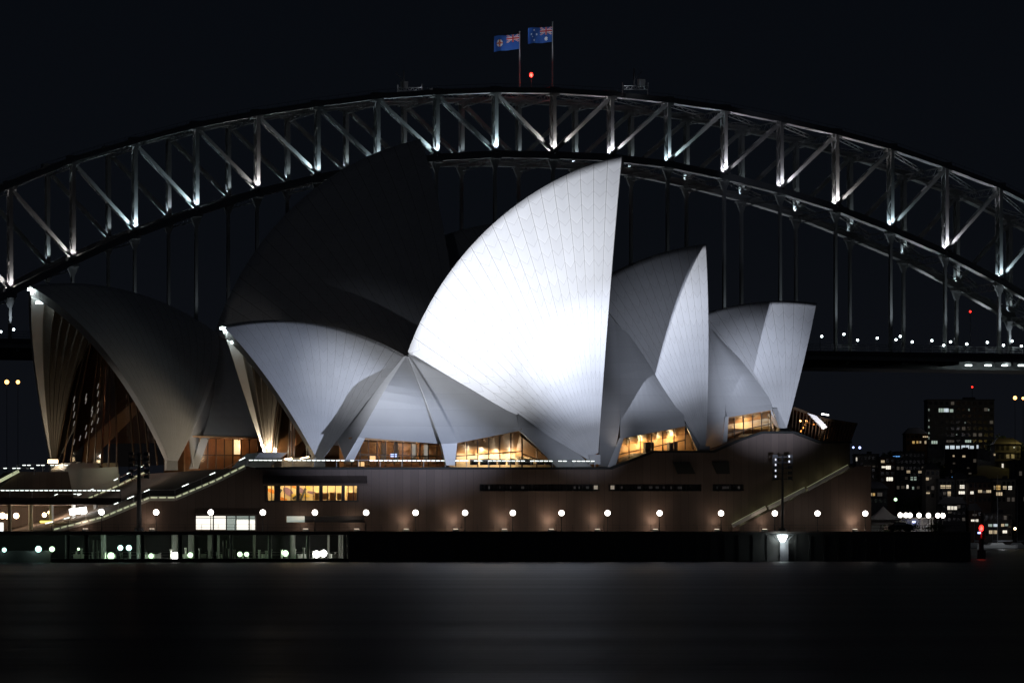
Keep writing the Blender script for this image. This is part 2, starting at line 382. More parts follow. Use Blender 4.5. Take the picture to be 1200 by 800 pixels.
for i, (a, b) in enumerate((((322, 586), (330, 573)), ((352, 586), (358, 572)), ((343, 584), (352, 578)))): mu.beam(W(*a, -4.3), W(*b, -4.3), .35, D3, .1, mi=3)
mu.build('mural', [M['orange'], M['yellow'], M['purple'], M['dsteel']], pod)
de = MB()
for x in (372, 381, 390, 399, 411, 417): p = W(x, 588.3, -2.6); de.bx(p + np.array([0, 0, .9]), 1.0, .5, 1.0 + .4 * random.random(), R_(17))
de.build('office_furniture', M['wood'], pod)
for x in (318, 335, 352, 369, 386, 403, 415): lamp('POINT', 'office_lamp', W(x, 570, -2.6), 170, (1, .74, .36), size=.15)
# lower bright windows
for a, b, c in ((229.3, 249.5, 604.4), (250.5, 265, 604.4), (277, 299, 609)):
    m = MB(); m.prism([W(a, c, -.7), W(b, c, -.7), W(b, 620, -.7), W(a, 620, -.7)], -N3 * .05); m.build('lit_window', M['g_blind'], pod)
m = MB(); m.prism([W(265.2, 604.4, -.75), W(300, 604.4, -.75), W(300, 620.5, -.75), W(265.2, 620.5, -.75)], -N3 * .05); m.build('window', M['g_blindg'], pod)
m = MB()
for x in (229, 250, 265.3, 276.5, 292, 300): m.beam(W(x, 604, -.6), W(x, 621, -.6), .16, D3, .2)
m.beam(W(229, 606.5, -.62), W(300, 606.5, -.62), .1, N3, .1); m.build('window_frame', M['dsteel'], pod)
m = MB(); m.prism([W(336, 604.4, -.8), W(357, 604.4, -.8), W(357, 611.5, -.8), W(336, 611.5, -.8)], -N3 * .05); m.build('lit_window', M['g_blindg'], pod)
m = MB(); m.prism([W(357.3, 604.2, -.8), W(428, 604.2, -.8), W(428, 611.8, -.8), W(357.3, 611.8, -.8)], -N3 * .05); m.build('dark_window', M['dsteel'], pod)
for a, b in ((562, 703), (713, 822), (835, 872)):      # fins in the long slots
    m = MB(); x = a + 2
    while x < b: m.beam(W(x, 567, -.7), W(x, 575, -.7), .12, D3, .3); x += 3.7
    m.prism([W(a, 567, -.9), W(b, 567, -.9), W(b, 575, -.9), W(a, 575, -.9)], -N3 * .05); m.build('slot_window', M['dsteel'], pod)
sg = glow('slot_glow', (1, .85, .65), .22)
for a in (696, 715.5): m = MB(); m.prism([W(a, 568.5, -.5), W(a + 4.5, 568.5, -.5), W(a + 4.5, 573, -.5), W(a, 573, -.5)], -N3 * .03); m.build('lit_window', sg, pod)
for i in range(22):  # pale strips stand in for reflections in the slot glass
    x = random.choice([random.uniform(566, 694), random.uniform(720, 818), random.uniform(838, 866)]); w_ = random.uniform(1, 4)
    m = MB(); m.prism([W(x, 569.5, -.52), W(x + w_, 569.5, -.52), W(x + w_, 572.5, -.52), W(x, 572.5, -.52)], -N3 * .03); m.build('slot_reflection', M['alum'], pod)
# lit doorway on the right
m = MB(); m.prism([W(944, 596, -2), W(957, 596, -2), W(957, 622, -2), W(944, 622, -2)], -N3 * .1); m.build('doorway', M['edge'], pod)
lamp('POINT', 'doorway_lamp', W(953.5, 604, -1.1), 22, (1, .8, .6), size=.1)
m = MB(); m.ball(W(953.5, 603.3, -.9), .3, 10); m.build('doorway_lamp', M['g_warm'], pod)
m = MB(); m.prism([W(941, 596, .02), W(945, 590, .02), W(953, 589, .02), W(959, 597, .02)], N3 * .5); m.build('door_hood', M['darkwall'], pod)

# monumental steps on the left
steps = MB()
prof = [(300, 546.5), (287, 547.5), (252, 565), (205, 585), (175, 585), (120, 608), (62, 622.6)]
P3 = [W(*p) - N3 * .9 for p in prof]
for a, b, n in ((P3[1], P3[2], 12), (P3[2], P3[3], 14), (P3[3], P3[4], 1), (P3[4], P3[5], 18), (P3[5], P3[6], 14)):
    for i in range(n):
        p = a + (b - a) * i / n; q = a + (b - a) * (i + 1) / n; zt = q[2] if n > 1 else p[2]
        c = [np.array([p[0], p[1], zt]), np.array([q[0], q[1], zt]), np.array([q[0], q[1], zp - .3]), np.array([p[0], p[1], zp - .3])]
        steps.prism([c[0], c[1], c[2], c[3]], -N3 * 73)
p = P3[0]; q = P3[1]; steps.prism([np.array([p[0] + 2, p[1] + .6, q[2]]), q, np.array([q[0], q[1], zp - .3]), np.array([p[0] + 2, p[1] + .6, zp - .3])], -N3 * 73)
steps.build('monumental_steps', M['paving'], pod)
def parapet(off, pts, name):
    m = MB(); l = MB(); rr = MB(); led = MB()
    for a, b in zip(pts[:-1], pts[1:]):
        A, B = a - N3 * off, b - N3 * off
        up = np.array([0, 0, 1.0])
        m.beam(A + up * .15, B + up * .15, .4, N3, .7)
        L_ = np.linalg.norm(B - A); n = max(1, int(L_ / 1.1))
        for i in range(n):
            c = A + (B - A) * (i + .5) / n
            l.beam(c - (B - A) / n * .38 + up * .30 + N3 * .23, c + (B - A) / n * .38 + up * .30 + N3 * .23, .05, N3, .20)
        rr.beam(A + up * 1.45, B + up * 1.45, .07, N3, .07)
        n = max(1, int(L_ / 2.2))
        for i in range(n + 1):
            c = A + (B - A) * i / n; rr.beam(c, c + up * 1.45, .06, D3, .06)
            if random.random() < .62:
                e = c + (B - A) / n * random.uniform(.25, .5); led.beam(c + up * 1.5, e + up * 1.5, .09, N3, .12)
    a = m.build(name, M['edge'], pod); l.build('step_light', M['g_step'], a); rr.build('handrail', M['alum'], a); led.build('rail_light', M['g_led'], a)
parapet(-.95, P3[1:], 'stair_parapet'); parapet(70, P3[1:], 'stair_parapet')
# glass balustrade with lit handrail along the terrace
def balustrade(pts, name, par, offs=0, led_on=.93, glass=True):
    m = MB(); g = MB(); l = MB(); up = np.array([0, 0, 1.0])
    for A, B in zip(pts[:-1], pts[1:]):
        L_ = np.linalg.norm(B - A); n = max(1, int(L_ / 3.3))
        for i in range(n + 1): c = A + (B - A) * i / n; m.beam(c, c + up * 1.15, .09, D3, .09)
        m.beam(A + up * 1.15, B + up * 1.15, .1, N3, .07)
        k = max(1, int(L_ / .75))
        for i in range(k):
            if random.random() < led_on:
                c = A + (B - A) * (i + .14) / k; e = A + (B - A) * (i + .86) / k; l.beam(c + up * 1.07 + N3 * .09, e + up * 1.07 + N3 * .09, .08, N3, .11)
        if glass: g.add([A + up * .12, B + up * .12, B + up * 1.0, A + up * 1.0], [(0, 1, 2, 3)])
    a = m.build(name, M['alum'], par); l.build('rail_light', M['g_led'], a)
    if glass: g.build('glass_pane', M['glass'], a)
balustrade([W(291, 547.3, -.3), W(697, 548.2, -.3)], 'balustrade', pod)
# white angular plinth beneath the south sail
m = MB(); m.prism([W(287, 547, -2), W(305, 530, -3.5), W(337, 530, -3.5), W(316, 547, -2)], -N3 * 9); m.build('ramp_roof', M['edge'], pod)
m = MB(); m.prism([W(330, 546.5, -6), W(330, 537, -6), W(366, 535, -6), W(366, 546.5, -6)], -N3 * 5); m.build('lobby_wall', M['edge'], pod)
m = MB(); m.tube(W(334, 538, -4.2), W(342, 537, -4.2), .14); m.tube(W(352, 537, -4.2), W(362, 535, -4.2), .08); m.build('tube_lamp', M['g_warm'], pod)
lamp('POINT', 'lobby_lamp', W(345, 533, -2.5), 50, WARM, size=.04)
# side stair on the right with its lit stringer
st = MB(); A, B = W(858, 617, 0), W(994, 546, 0)
st.prism([W(858, 622.3, 0) + N3 * .05, W(858, 617, 0) + N3 * .05, W(994, 546.5, 0) + N3 * .05, W(1011.8, 546, 0) + N3 * .05, W(1011.8, 622.3, 0) + N3 * .05], N3 * 3.2)
sd = st.build('side_stair', M['podium'], pod)
m = MB(); l = MB()
segs = [((858, 616), (897, 595)), ((900, 595), (943, 573)), ((946, 573), (994, 546.5))]
for a, b in segs:
    A, B = W(*a, 3.0), W(*b, 3.0); m.beam(A + N3 * .2, B + N3 * .2, .3, N3, .55); l.beam(A - N3 * .15 + np.array([0, 0, .3]), B - N3 * .15 + np.array([0, 0, .3]), .12, N3, .10)
m.build('stringer', M['edge'], sd); l.build('step_light', glow('side_stair_light', (.8, .85, .45), .2), sd)
for i in range(7):
    t = (i + .5) / 7; lamp('POINT', 'stair_lamp', W(858 + 136 * t, 614 - 69 * t, 1.2), 9, (.85, .9, .5), size=.3)

# forecourt deck, undercroft and the far terraces on the left
def Wd(px, py, off): return on(px, py, LP, -off)
fore = thing('forecourt_deck', Wd(40, 622, 22), 'raised forecourt deck with lit handrail over the concourse at left', 'deck')
m = MB(); m.prism([Wd(-120, 583, 20), Wd(142, 583, 20), Wd(142, 591, 20), Wd(-120, 591, 20)], -N3 * 50); m.build('deck_slab', M['podium'], fore)
m = MB(); m.prism([Wd(-120, 591.5, 48), Wd(150, 591.5, 48), Wd(150, 622, 48), Wd(-120, 622, 48)], -N3 * 1); m.build('concourse_wall', M['podium'], fore)
for x in (-30, 11, 36, 60, 86, 112):
    m = MB(); m.tube(Wd(x, 591, 26), Wd(x, 622.5, 26), .35, n=12); m.build('column', M['edge'], fore)
balustrade([Wd(-120, 582.6, 20.5), Wd(141, 582.6, 20.5)], 'balustrade', fore)
for x, y, r, k in ((3, 604, .8, 1), (9, 605, .7, 1), (19, 604, .75, 1), (52, 603, .6, 1), (58, 600, .45, 1)):
    m = MB(); m.ball(Wd(x, y, 27), r * .6, 12); m.build('lamp_globe', M['g_warm'], fore)
for x in (-10, 15, 34, 60, 84): lamp('POINT', 'concourse_lamp', Wd(x, 602, 38), 420, (1, .74, .5), size=.4)
m = MB(); m.beam(Wd(82, 599.5, 24), Wd(101, 597, 24), .8, N3, .9); m.build('lamp_panel', M['g_white'], fore)
m = MB(); m.beam(Wd(47, 611, 24), Wd(61, 611, 24), .2, N3, .3); m.build('light_strip', glow('yellow_strip', (1, .8, .1), 3), fore)
m = MB(); m.prism([Wd(-6, 612, 30), Wd(4, 612, 30), Wd(4, 622, 30), Wd(-6, 622, 30)], -N3 * .2); m.build('lit_door', glow('door_glow', (.8, .95, 1), 1.3), fore)
terr = thing('upper_terrace', Wd(40, 600, 80), 'dark stone terrace block with lit handrails at the far left of the steps', 'terrace')
m = MB(); m.prism([Wd(-120, 583, 78), Wd(-12, 583, 78), Wd(22, 552.5, 78), Wd(80, 552.5, 78), Wd(86, 583, 78)], -N3 * 14); m.build('terrace_wall', M['podium'], terr)
m = MB(); m.prism([Wd(76, 583, 79), Wd(76, 549, 79), Wd(84, 542, 79), Wd(138, 542, 79), Wd(142, 583, 79)], -N3 * 12); m.build('stair_head', M['edge'], terr)
balustrade([Wd(20, 552.4, 77), Wd(80, 552.4, 77)], 'balustrade', terr); balustrade([Wd(-60, 556, 75), Wd(40, 556, 75)], 'balustrade', terr, led_on=.8)
m = MB(); m.beam(Wd(-20, 574, 77.5), Wd(22, 551.5, 77.5), .3, N3, .5); m.build('step_light', M['g_step'], terr)
lamp('POINT', 'terrace_lamp', Wd(134, 548, 76), 60, (.9, 1, .7), size=.3)

# ================================================================== SAIL SHELLS
def shell_geo(L, A, B, P, w, R):
    A3 = on(*A, L); B3 = on(*B, L); P3 = on(*P, L, w)
    u = B3 - A3; v = P3 - A3; nn = np.cross(u, v)
    c = A3 + (np.cross(nn, u) * np.dot(v, v) + np.cross(v, nn) * np.dot(u, u)) / (2 * np.dot(nn, nn))
    hh = math.sqrt(max(R * R - np.dot(A3 - c, A3 - c), 0)); nn = nn / np.linalg.norm(nn)
    if np.dot(nn, np.array([L[2][0], L[2][1], .3])) > 0: nn = -nn
    C = c + nn * hh; Nn = n3(L); dist = np.dot(A3 - C, Nn); c2 = C + Nn * dist; r2 = math.sqrt(R * R - dist * dist)
    e1 = (B3 - c2) / r2; e2 = A3 - c2; ang = math.acos(np.dot(e1, e2) / r2); e2 = e2 - e1 * np.dot(e1, e2); e2 /= np.linalg.norm(e2)
    def ridge(t): return c2 + r2 * (e1 * math.cos(ang * t) + e2 * math.sin(ang * t))
    def pt(u_, v_, dr=0.0):
        a = (P3 - C) / R; b = (ridge(u_) - C) / R; om = math.acos(max(-1, min(1, np.dot(a, b))))
        d = (math.sin((1 - v_) * om) * a + math.sin(v_ * om) * b) / math.sin(om)
        return C + d * (R - dr), om * R * v_
    return dict(pt=pt, P=P3, C=C, L=L, ridge=ridge, length=ang * r2)
def make_shell(par, L, A, B, P, w, R, nrib, glass_u=None, flip=False):
    g = shell_geo(L, A, B, P, w, R); pt = g['pt']; v0 = .035
    nu = nrib * 4; nv = 26
    o = MB(); inn = MB(); rim = MB()
    us = [i / nu for i in range(nu + 1)]; vs = [v0 + (1 - v0) * j / nv for j in range(nv + 1)]
    for far in (False, True):
        mr = (lambda q: mirror(q, L)) if far else (lambda q: q)
        G = []; U = []
        for u in us:
            row = []; ur = []
            for v in vs:
                q, s = pt(u, v); row.append(mr(q)); ur.append((u * nrib, s))
            G.append(row); U.append(ur)
        o.grid(G, 0, U)
        def depth(u, v):
            f = (u * nrib) % 1.0; tri = 1 - abs(2 * f - 1)
            return (.9 if u > .93 else 1.1) + (2.2 * (1 - tri) if u < .93 else 0) * min(1, v * 1.6) + .4 * v
        nu2 = nrib * 4
        Nn = n3(L); o0 = np.array([L[0][0], L[0][1], 0.0])
        def cl(q):      # keep the inner skin on its own side of the ridge plane
            k = np.dot(q - o0, Nn); return q + Nn * (.03 - k) if k < .03 else q
        G2 = [[mr(cl(pt(i / nu2, v, depth(i / nu2, v))[0])) for v in vs] for i in range(nu2 + 1)]
        inn.grid(G2)
        for ue, uin in ((1.0, .93), (0.0, .015)):
            a = [mr(pt(ue, v)[0]) for v in vs]; b = [mr(cl(pt(ue, v, 1.2 + .5 * v)[0])) for v in vs]; c = [mr(cl(pt(uin, v, 1.3 + .6 * v)[0])) for v in vs]
            rim.grid([a, b]); rim.grid([b, c])
        a = [mr(pt(u, v0)[0]) for u in us]; b = [mr(pt(u, v0, 1.2)[0]) for u in us]; rim.grid([a, b])
        pc = mr(pt(.5, v0, .7)[0]); rim.bx(pc - np.array([0, 0, .5]), 1.8, 1.6, 1.5, R_(16))
    r = o.build('roof_shell', M['tile'], par, smooth=True)
    inn.build('ribbed_underside', M['rib'], r); rim.build('shell_rim', M['edge'], r)
    if glass_u is not None:
        gm = MB(); mm = MB(); nb = 14
        zb = g['P'][2]
        rows = [v0 + (.93 - v0) * j / 10 for j in range(11)]
        L0 = [pt(glass_u, v, 1.9)[0] for v in rows]; R0 = [mirror(p, L) for p in L0]
        ax = d3(L)
        cols = []
        for k in range(nb + 1):
            f = k / nb; zig = (1.4 if (k // 3) % 2 else -.2)
            cols.append([a + (b - a) * f + ax * zig * (1 - .6 * j / 10) for j, (a, b) in enumerate(zip(L0, R0))])
        gm.grid(cols)
        for k, cc in enumerate(cols):
            for a, b in zip(cc[:-1], cc[1:]): mm.beam(a, b, .16, ax, .35)
        gw = gm.build('glass_wall', M['smoke'], r); mm.build('mullion', M['bronze'], gw)
    return g
def ruled(mb, c1, c2, bulge=0.0, nv=10, nu=12, L=None, th=.35, rows=None):
    """curved panel between two poly-curves, bowed outwards, with thickness; also mirrored to the far side"""
    def samp(c, n):
        c = [np.array(p) for p in c]; l = [0]
        for a, b in zip(c[:-1], c[1:]): l.append(l[-1] + np.linalg.norm(b - a))
        out = []
        for i in range(n + 1):
            s = l[-1] * i / n; k = max(j for j in range(len(l) - 1) if l[j] <= s + 1e-9) if l[-1] > 0 else 0
            f = (s - l[k]) / max(1e-9, l[k + 1] - l[k]); out.append(c[k] + (c[k + 1] - c[k]) * f)
        # soften the corners of the poly-curve
        for _ in range(2): out = [out[0]] + [(out[i - 1] + 2 * out[i] + out[i + 1]) / 4 for i in range(1, n)] + [out[-1]]
        return out
    a, b = samp(c1, nu), samp(c2, nu); Nn = n3(L)
    G = [[p + (q - p) * j / nv + (Nn + np.array([0, 0, .25])) * bulge * math.sin(math.pi * j / nv) * math.sin(math.pi * min(1, .15 + .85 * i / nu)) for j in range(nv + 1)] for i, (p, q) in enumerate(zip(a, b))]
    for far in (0, 1):
        H = [[mirror(p, L) for p in r] for r in G] if far else G; s = -1 if not far else 1
        mb.grid(H); H2 = [[p + s * Nn * th for p in r] for r in H]; mb.grid(H2)
        mb.grid([H[-1], H2[-1]]); mb.grid([[r[0] for r in H], [r[0] for r in H2]]); mb.grid([[r[-1] for r in H], [r[-1] for r in H2]])
def quad(mb, pts, L, th=.4):
    Nn = n3(L); mb.prism(pts, -Nn * th); mb.prism([mirror(p, L) for p in pts], Nn * th)

opera = thing('opera_theatre', on(600, 545, LN), 'smaller nearer theatre with floodlit white sail roofs', 'theatre')
hall = thing('concert_hall', on(300, 545, LC), 'larger unlit concert hall with dark sails behind the bright theatre', 'concert hall')
N4 = make_shell(opera, LN, (260, 381), (474, 416), (374, 543), 17.5, 53, 18, .62)
N1 = make_shell(opera, LN, (729, 182), (478, 412), (700, 545), 18.6, 70, 20, .6)
N2 = make_shell(opera, LN, (827, 286), (690, 336), (827, 532), 16, 68, 13, .6)
N3s = make_shell(opera, LN, (957, 355), (812, 372), (920, 508), 12, 72, 11, .6)
C4 = make_shell(hall, LC, (34, 335), (255, 391), (203, 550), 28, 50, 18, .62)
C1 = make_shell(hall, LC, (493, 163), (251, 391), (549, 547), 26, 64, 20, .6)
C2 = make_shell(hall, LC, (640, 262), (470, 300), (660, 540), 20, 66, 14, .6)
C3 = make_shell(hall, LC, (800, 352), (640, 372), (780, 520), 15, 68, 11, .6)

V = lambda px, py, w: on(px, py, LN, w)
VC = lambda px, py, w: on(px, py, LC, w)
def bk(g, n=6, u=0.0, d=.9): return [g['pt'](u, 1 - (1 - .035) * i / n, d)[0] for i in range(n + 1)]
# side shells of the theatre
m = MB()
fold1 = [V(476, 417, 1), V(452, 455, 13.2), V(420, 512, 19.2)]
ruled(m, bk(N4, u=.02)[:6] , fold1 + [V(404, 538, 20.2)], 0, L=LN)
ruled(m, fold1, [V(478, 418, .9), V(498.5, 466, 13.2), V(517.5, 520, 20.0)], .2, L=LN)
quad(m, [V(420, 512, 18.6), V(428, 513, 18.6), V(414, 541, 20.2), V(403, 541, 20.2)], LN)
m.build('side_shell', M['side'], opera)
m = MB()
ruled(m, [V(478, 418, 1.2), V(498, 466, 13.5), V(517, 520, 20.4)], [V(479, 418, 1.3), V(511, 469, 13.6), V(536, 519, 20.0)], 0, L=LN)
quad(m, [V(517, 519.5, 20.3), V(536, 518.5, 19.8), V(533, 545, 20.6), V(523, 545, 20.8)], LN, 1.2)
m.build('side_shell_pier', M['side'], opera)
m = MB()
ruled(m, [V(479, 418, 1.0), V(511, 469, 13.3), V(535, 519, 19.7)], [V(480, 414, -.5), V(552, 446, 6), V(606, 480, 11.5), V(609, 504.5, 17.6)], .3, L=LN)
ruled(m, [V(606, 480, 12.3), V(665, 518, 15.7), V(694, 547, 17.6)], [V(608.5, 504.5, 17.7), V(630, 524, 18.6), V(652, 547, 19)], 0, L=LN)
m.build('side_shell', M['side'], opera)
m = MB()
ruled(m, [V(704, 345, 0), V(704, 440, 9), V(702, 548, 16)], [V(717, 348, 1), V(727, 435, 11.5), V(727, 512, 17.5), V(712, 549, 19)], .5, L=LN)
ruled(m, [V(717, 348, 1), V(727, 435, 11.5), V(727, 514, 17.5)], [V(718, 346, 0.3), V(768, 425, 9.2), V(806, 488, 14), V(803, 499, 15.4)], .9, L=LN)
quad(m, [V(803, 496, 14.5), V(812, 500, 13.4), V(833, 534, 15), V(820, 533, 16.2)], LN)
quad(m, [V(726, 513, 17.5), V(731, 513, 17.5), V(721, 547, 19), V(711, 549, 19)], LN)
m.build('side_shell', M['side'], opera)
m = MB()
ruled(m, [V(822, 378, 0), V(824, 455, 8), V(824, 533, 13)], [V(828, 380, 1), V(845, 450, 9.5), V(852, 487, 14), V(848, 522, 15)], .4, L=LN)
ruled(m, [V(828, 380, 1), V(845, 450, 9.5), V(852, 489, 14)], [V(829, 378, 0.3), V(874, 428, 7), V(909, 476, 10.8), V(905, 480, 12)], .8, L=LN)
quad(m, [V(905, 478, 12), V(911, 478, 11), V(924, 506, 12), V(915, 506, 12.6)], LN)
quad(m, [V(850, 488, 14), V(854, 488, 14), V(852, 520, 15), V(846, 522, 15)], LN)
m.build('side_shell', M['side'], opera)
# concert hall side shell
m = MB()
ruled(m, bk(C4, u=.02)[:6], [VC(254, 398, 1), VC(251, 470, 16), VC(226, 547, 26)], 0, L=LC)
ruled(m, [VC(254, 398, 1), VC(250, 470, 16), VC(238, 513, 23.5)], [VC(258, 395, .3), VC(330, 440, 11), VC(400, 512, 23)], 1.0, L=LC)
quad(m, [VC(236, 513, 23.5), VC(245, 513, 23.5), VC(232, 549, 26), VC(222, 549, 26)], LC)
m.build('side_shell', M['side'], hall)
# rear body of both halls so nothing shows through between the shells
for L, par, xs, wd in ((LN, opera, (430, 900), 9), (LC, hall, (260, 780), 13)):
    m = MB(); a, b = on(xs[0], 545, L, wd), on(xs[1], 545, L, wd); zt = on(600, 495 if L is LN else 500, L)[2]
    for p in (a, b): p[2] = a[2] - 1
    c, d = mirror(b, L), mirror(a, L); m.prism([a, b, c, d], (0, 0, zt - a[2])); m.build('auditorium_wall', M['wood'], par)

lamp('SPOT', 'side_shell_fill', VC(232, 540, 34), 1500, (.95, .93, .95), target=VC(262, 492, 18), size=.1, spot=38, blend=.4)  # added spot that makes the lit triangle on the side shell
# glazed foyers
def foyer(par, L, x0, x1, yb0, yb1, yt0, yt1, wg, wb, lights, nm=8, power=260, col=WARM, backm='cream', ceil_y=None, lo=2.6, drop=0):
    n_ = n3(L); m = MB()
    P_ = lambda x, y, w_: on(x, y, L, w_)
    f = lambda x: (x - x0) / (x1 - x0)
    yb = lambda x: yb0 + (yb1 - yb0) * f(x); yt = lambda x: yt0 + (yt1 - yt0) * f(x)
    cy = (lambda x: ceil_y) if ceil_y else (lambda x: yt(x) + drop)
    m.prism([P_(x0 - 8, yb0 + 3, wb), P_(x1 + 1, yb1 + 3, wb), P_(x1 + 1, cy(x1) - 1, wb), P_(x0 - 8, cy(x0) - 1, wb)], -n_ * .3)
    bw = m.build('foyer_wall', M[backm], par)
    m = MB(); m.prism([P_(x0 - 8, cy(x0), wb), P_(x1 + 1, cy(x1), wb), P_(x1, yt1 - 1.0, wg), P_(x0 - 3, yt0 - 1.0, wg)], (0, 0, .25))
    k = max(3, int((x1 - x0) / 10))
    for i in range(k + 1): x = x0 + (x1 - x0) * i / k; m.beam(P_(x, cy(x) + .4, wb), P_(x, yt(x) - .2, wg), .18, d3(L), .3)
    m.build('foyer_ceiling', M['wood'], par)
    g = MB(); g.add([P_(x0, yb0, wg), P_(x1, yb1, wg), P_(x1, yt1, wg), P_(x0, yt0, wg)], [(0, 1, 2, 3)]); gw = g.build('foyer_glass', M['glass'], par)
    m = MB()
    for i in range(nm + 1): x = x0 + (x1 - x0) * i / nm; m.beam(P_(x, yb(x), wg + .05), P_(x, yt(x), wg + .05), .13, d3(L), .2)
    m.beam(P_(x0, yb0 * .55 + yt0 * .45, wg + .1), P_(x1, yb1 * .55 + yt1 * .45, wg + .1), .16, n_, .16); m.build('mullion', M['bronze'], gw)
    for x, y, e in lights: lamp('POINT', 'foyer_lamp', P_(x, y, wb + lo), e * power, col, size=.18)
    return bw
foyer(opera, LN, 412, 522, 546, 546, 515, 521, 17.3, 10, [(452, 520, .6), (472, 519, 1.0), (488, 521, .5)], 11, 150, (1, .66, .36), 'wood')
foyer(opera, LN, 612, 646, 548, 548, 511, 541, 16.8, 11, [(622, 534, .5)], 2, 200, (1, .78, .5), 'cream', 533, 1.2)
foyer(opera, LN, 534, 611.5, 546, 548, 520, 505, 17.0, 11, [(548, 534, .8), (565, 534, 1), (582, 533.5, 1), (600, 533.5, 1)], 6, 240, (1, .8, .55), 'cream', 531, 1.2)
foyer(opera, LN, 724, 803, 546, 527, 516, 501, 15.0, 8.5, [(738, 524, .5), (752, 521, 1.3), (772, 517, .6), (788, 514, 1.1)], 6, 260, (1, .74, .38), 'cream', None, 1.6, 8)
foyer(opera, LN, 850, 903, 521, 508, 492, 482, 11.8, 6.5, [(858, 503, 1.2), (873, 499, .9), (888, 496, .15)], 5, 190, (1, .74, .38), 'cream', None, 1.6, 7)
foyer(hall, LC, 224, 302, 549, 549, 513, 515, 23.5, 15, [(240, 522, .4), (262, 522, .5), (284, 522, .6)], 8, 95, (1, .45, .24), 'wood')
# furnishings seen through the glass
m = MB()
for x, w_, z0, z1 in ((447, 13, 519, 540), (462, 13, 516, 540), (483, 13, 516, 540), (497, 14, 517, 540)): A = V(x, z1, w_); m.prism([A, V(x + 5, z1, w_), V(x + 5, z0, w_), V(x, z0, w_)], -n3(LN) * .4)
m.build('timber_column', M['cream'], opera)
m = MB(); m.prism([V(458, 535, 15.5), V(465, 535, 15.5), V(465, 531.5, 15.5), V(458, 531.5, 15.5)], -n3(LN) * .1); m.build('screen', M['g_screen'], opera)
m = MB(); m.prism([V(434, 540, 14), V(440, 540, 14), V(440, 534, 14), V(434, 534, 14)], -n3(LN) * .3); m.prism([V(420, 546, 16.5), V(427, 546, 16.5), V(427, 541, 16.5), V(421, 541, 16.5)], -n3(LN) * .3); m.build('display_lamp', glow('display_glow', (1, .6, .25), 1.3), opera)
m = MB(); m.prism([VC(275, 532, 17), VC(281.5, 532, 17), VC(281.5, 515, 17), VC(275, 515, 17)], -n3(LC) * .3); m.build('lit_panel', glow('foyer_panel_glow', (1, .75, .38), 1.1), hall)
m = MB()
for x in (760, 788): m.bx(V(x, 524, 12), 1.4, 1.2, 1.6, R_(16))
for i in range(9): x = 556 + i * 11 + random.uniform(-2, 2); m.bx(V(x, 541, 14.5), 1.1, .8, .9, R_(16))
m.build('foyer_furniture', M['dsteel'], opera)
# lamps at the sail tips and feet
for g, L, par, e in ((N4, LN, opera, 1.0), (C4, LC, hall, 1.0)):
    for (tx, ty, tw), en in ((((262, 384.5, .3), 260), ((275, 401, 1.5), 420)) if L is LN else (((36.5, 339, .5), 260), ((46, 354.5, 1.5), 420))):
        p = on(tx, ty, L, tw); lamp('POINT', 'tip_lamp', p - UPV * .45, en, (.8, .95, 1), size=.1)
        m = MB(); m.bx(p, 1.1, .5, .35, R_(16)); m.build('tip_lamp', M['g_cool'], par)
    q = on(315, 531, LN, -13.5) if L is LN else on(62, 537, LC, -19)
    lamp('POINT', 'foot_lamp', q + UPV * .5, 2600 if L is LN else 420, (1, .84, .62), size=.25)
    m = MB(); m.bx(q - np.array([0, 0, .5]), 1.6, .6, .6, R_(16)); m.build('uplight_box', M['g_warm'], par)
lamp('POINT', 'entrance_lamp', C4['P'] + n3(LC) * (-4) + d3(LC) * (-4.6) + np.array([0, 0, 1.2]), 200, (1, .8, .6), size=.04)
# glimmers in the louvres
lg = glow('louvre_glow', (.9, .8, .7), .16)
for k in range(30):
    x = 86 + (k % 5) * 7; y = 474 + (k // 5) * 9 + random.uniform(-3, 3) - (k % 5) * 4
    if random.random() < .3: continue
    a_ = VC(x, y, 3.5); m = MB(); m.beam(a_, VC(x + 1.6, y - 5 - 3 * random.random(), 3.5), .12, n3(LC), .1); m.build('louvre_lamp', lg, hall)
lamp('POINT', 'stage_foyer_lamp', VC(135, 470, -4), 130, (1, .8, .65), size=.1); lamp('POINT', 'stage_foyer_lamp', VC(152, 515, 4), 320, (1, .45, .3), size=.1)
lamp('POINT', 'theatre_foyer_lamp', V(350, 520, -3), 160, (1, .62, .35), size=.08)
lamp('SPOT', 'gap_lamp', V(716, 540, 20.0) + UPV * 1.2, 420, (1, .86, .78), target=V(716, 430, 10.5), size=.1, spot=75, blend=1)
# glazed northern foyer at the right end
m = MB(); gm = MB(); fr = MB()
tipA, tipB, tipC = V(930, 478, 6), V(966, 491, 10), V(1004, 497, 6)
b0, b1, b2 = V(928, 507, 10), V(962, 518, 11), V(996, 518.5, 8)
far = lambda q: mirror(q, LN)
gm.add([tipA, tipB, b1, b0], [(0, 1, 2, 3)]); gm.add([tipB, tipC, b2, b1], [(0, 1, 2, 3)]); gm.add([tipC, far(tipC), far(b2), b2], [(0, 1, 2, 3)]); gm.add([far(tipA), far(tipB), far(b1), far(b0)], [(0, 1, 2, 3)]); gm.add([far(tipB), far(tipC), far(b2), far(b1)], [(0, 1, 2, 3)])
m.add([tipA, tipB, far(tipB), far(tipA)], [(0, 1, 2, 3)]); m.add([tipB, tipC, far(tipC), far(tipB)], [(0, 1, 2, 3)])
for a, b, c, d, n in ((tipA, tipB, b0, b1, 9), (tipB, tipC, b1, b2, 10)):
    for i in range(n + 1): t = i / n; fr.beam(a + (b - a) * t, c + (d - c) * t, .14, d3(LN), .25)
for a, b in ((tipA, tipB), (tipB, tipC), (tipB, b1)): fr.beam(a, b, .3, n3(LN), .4)
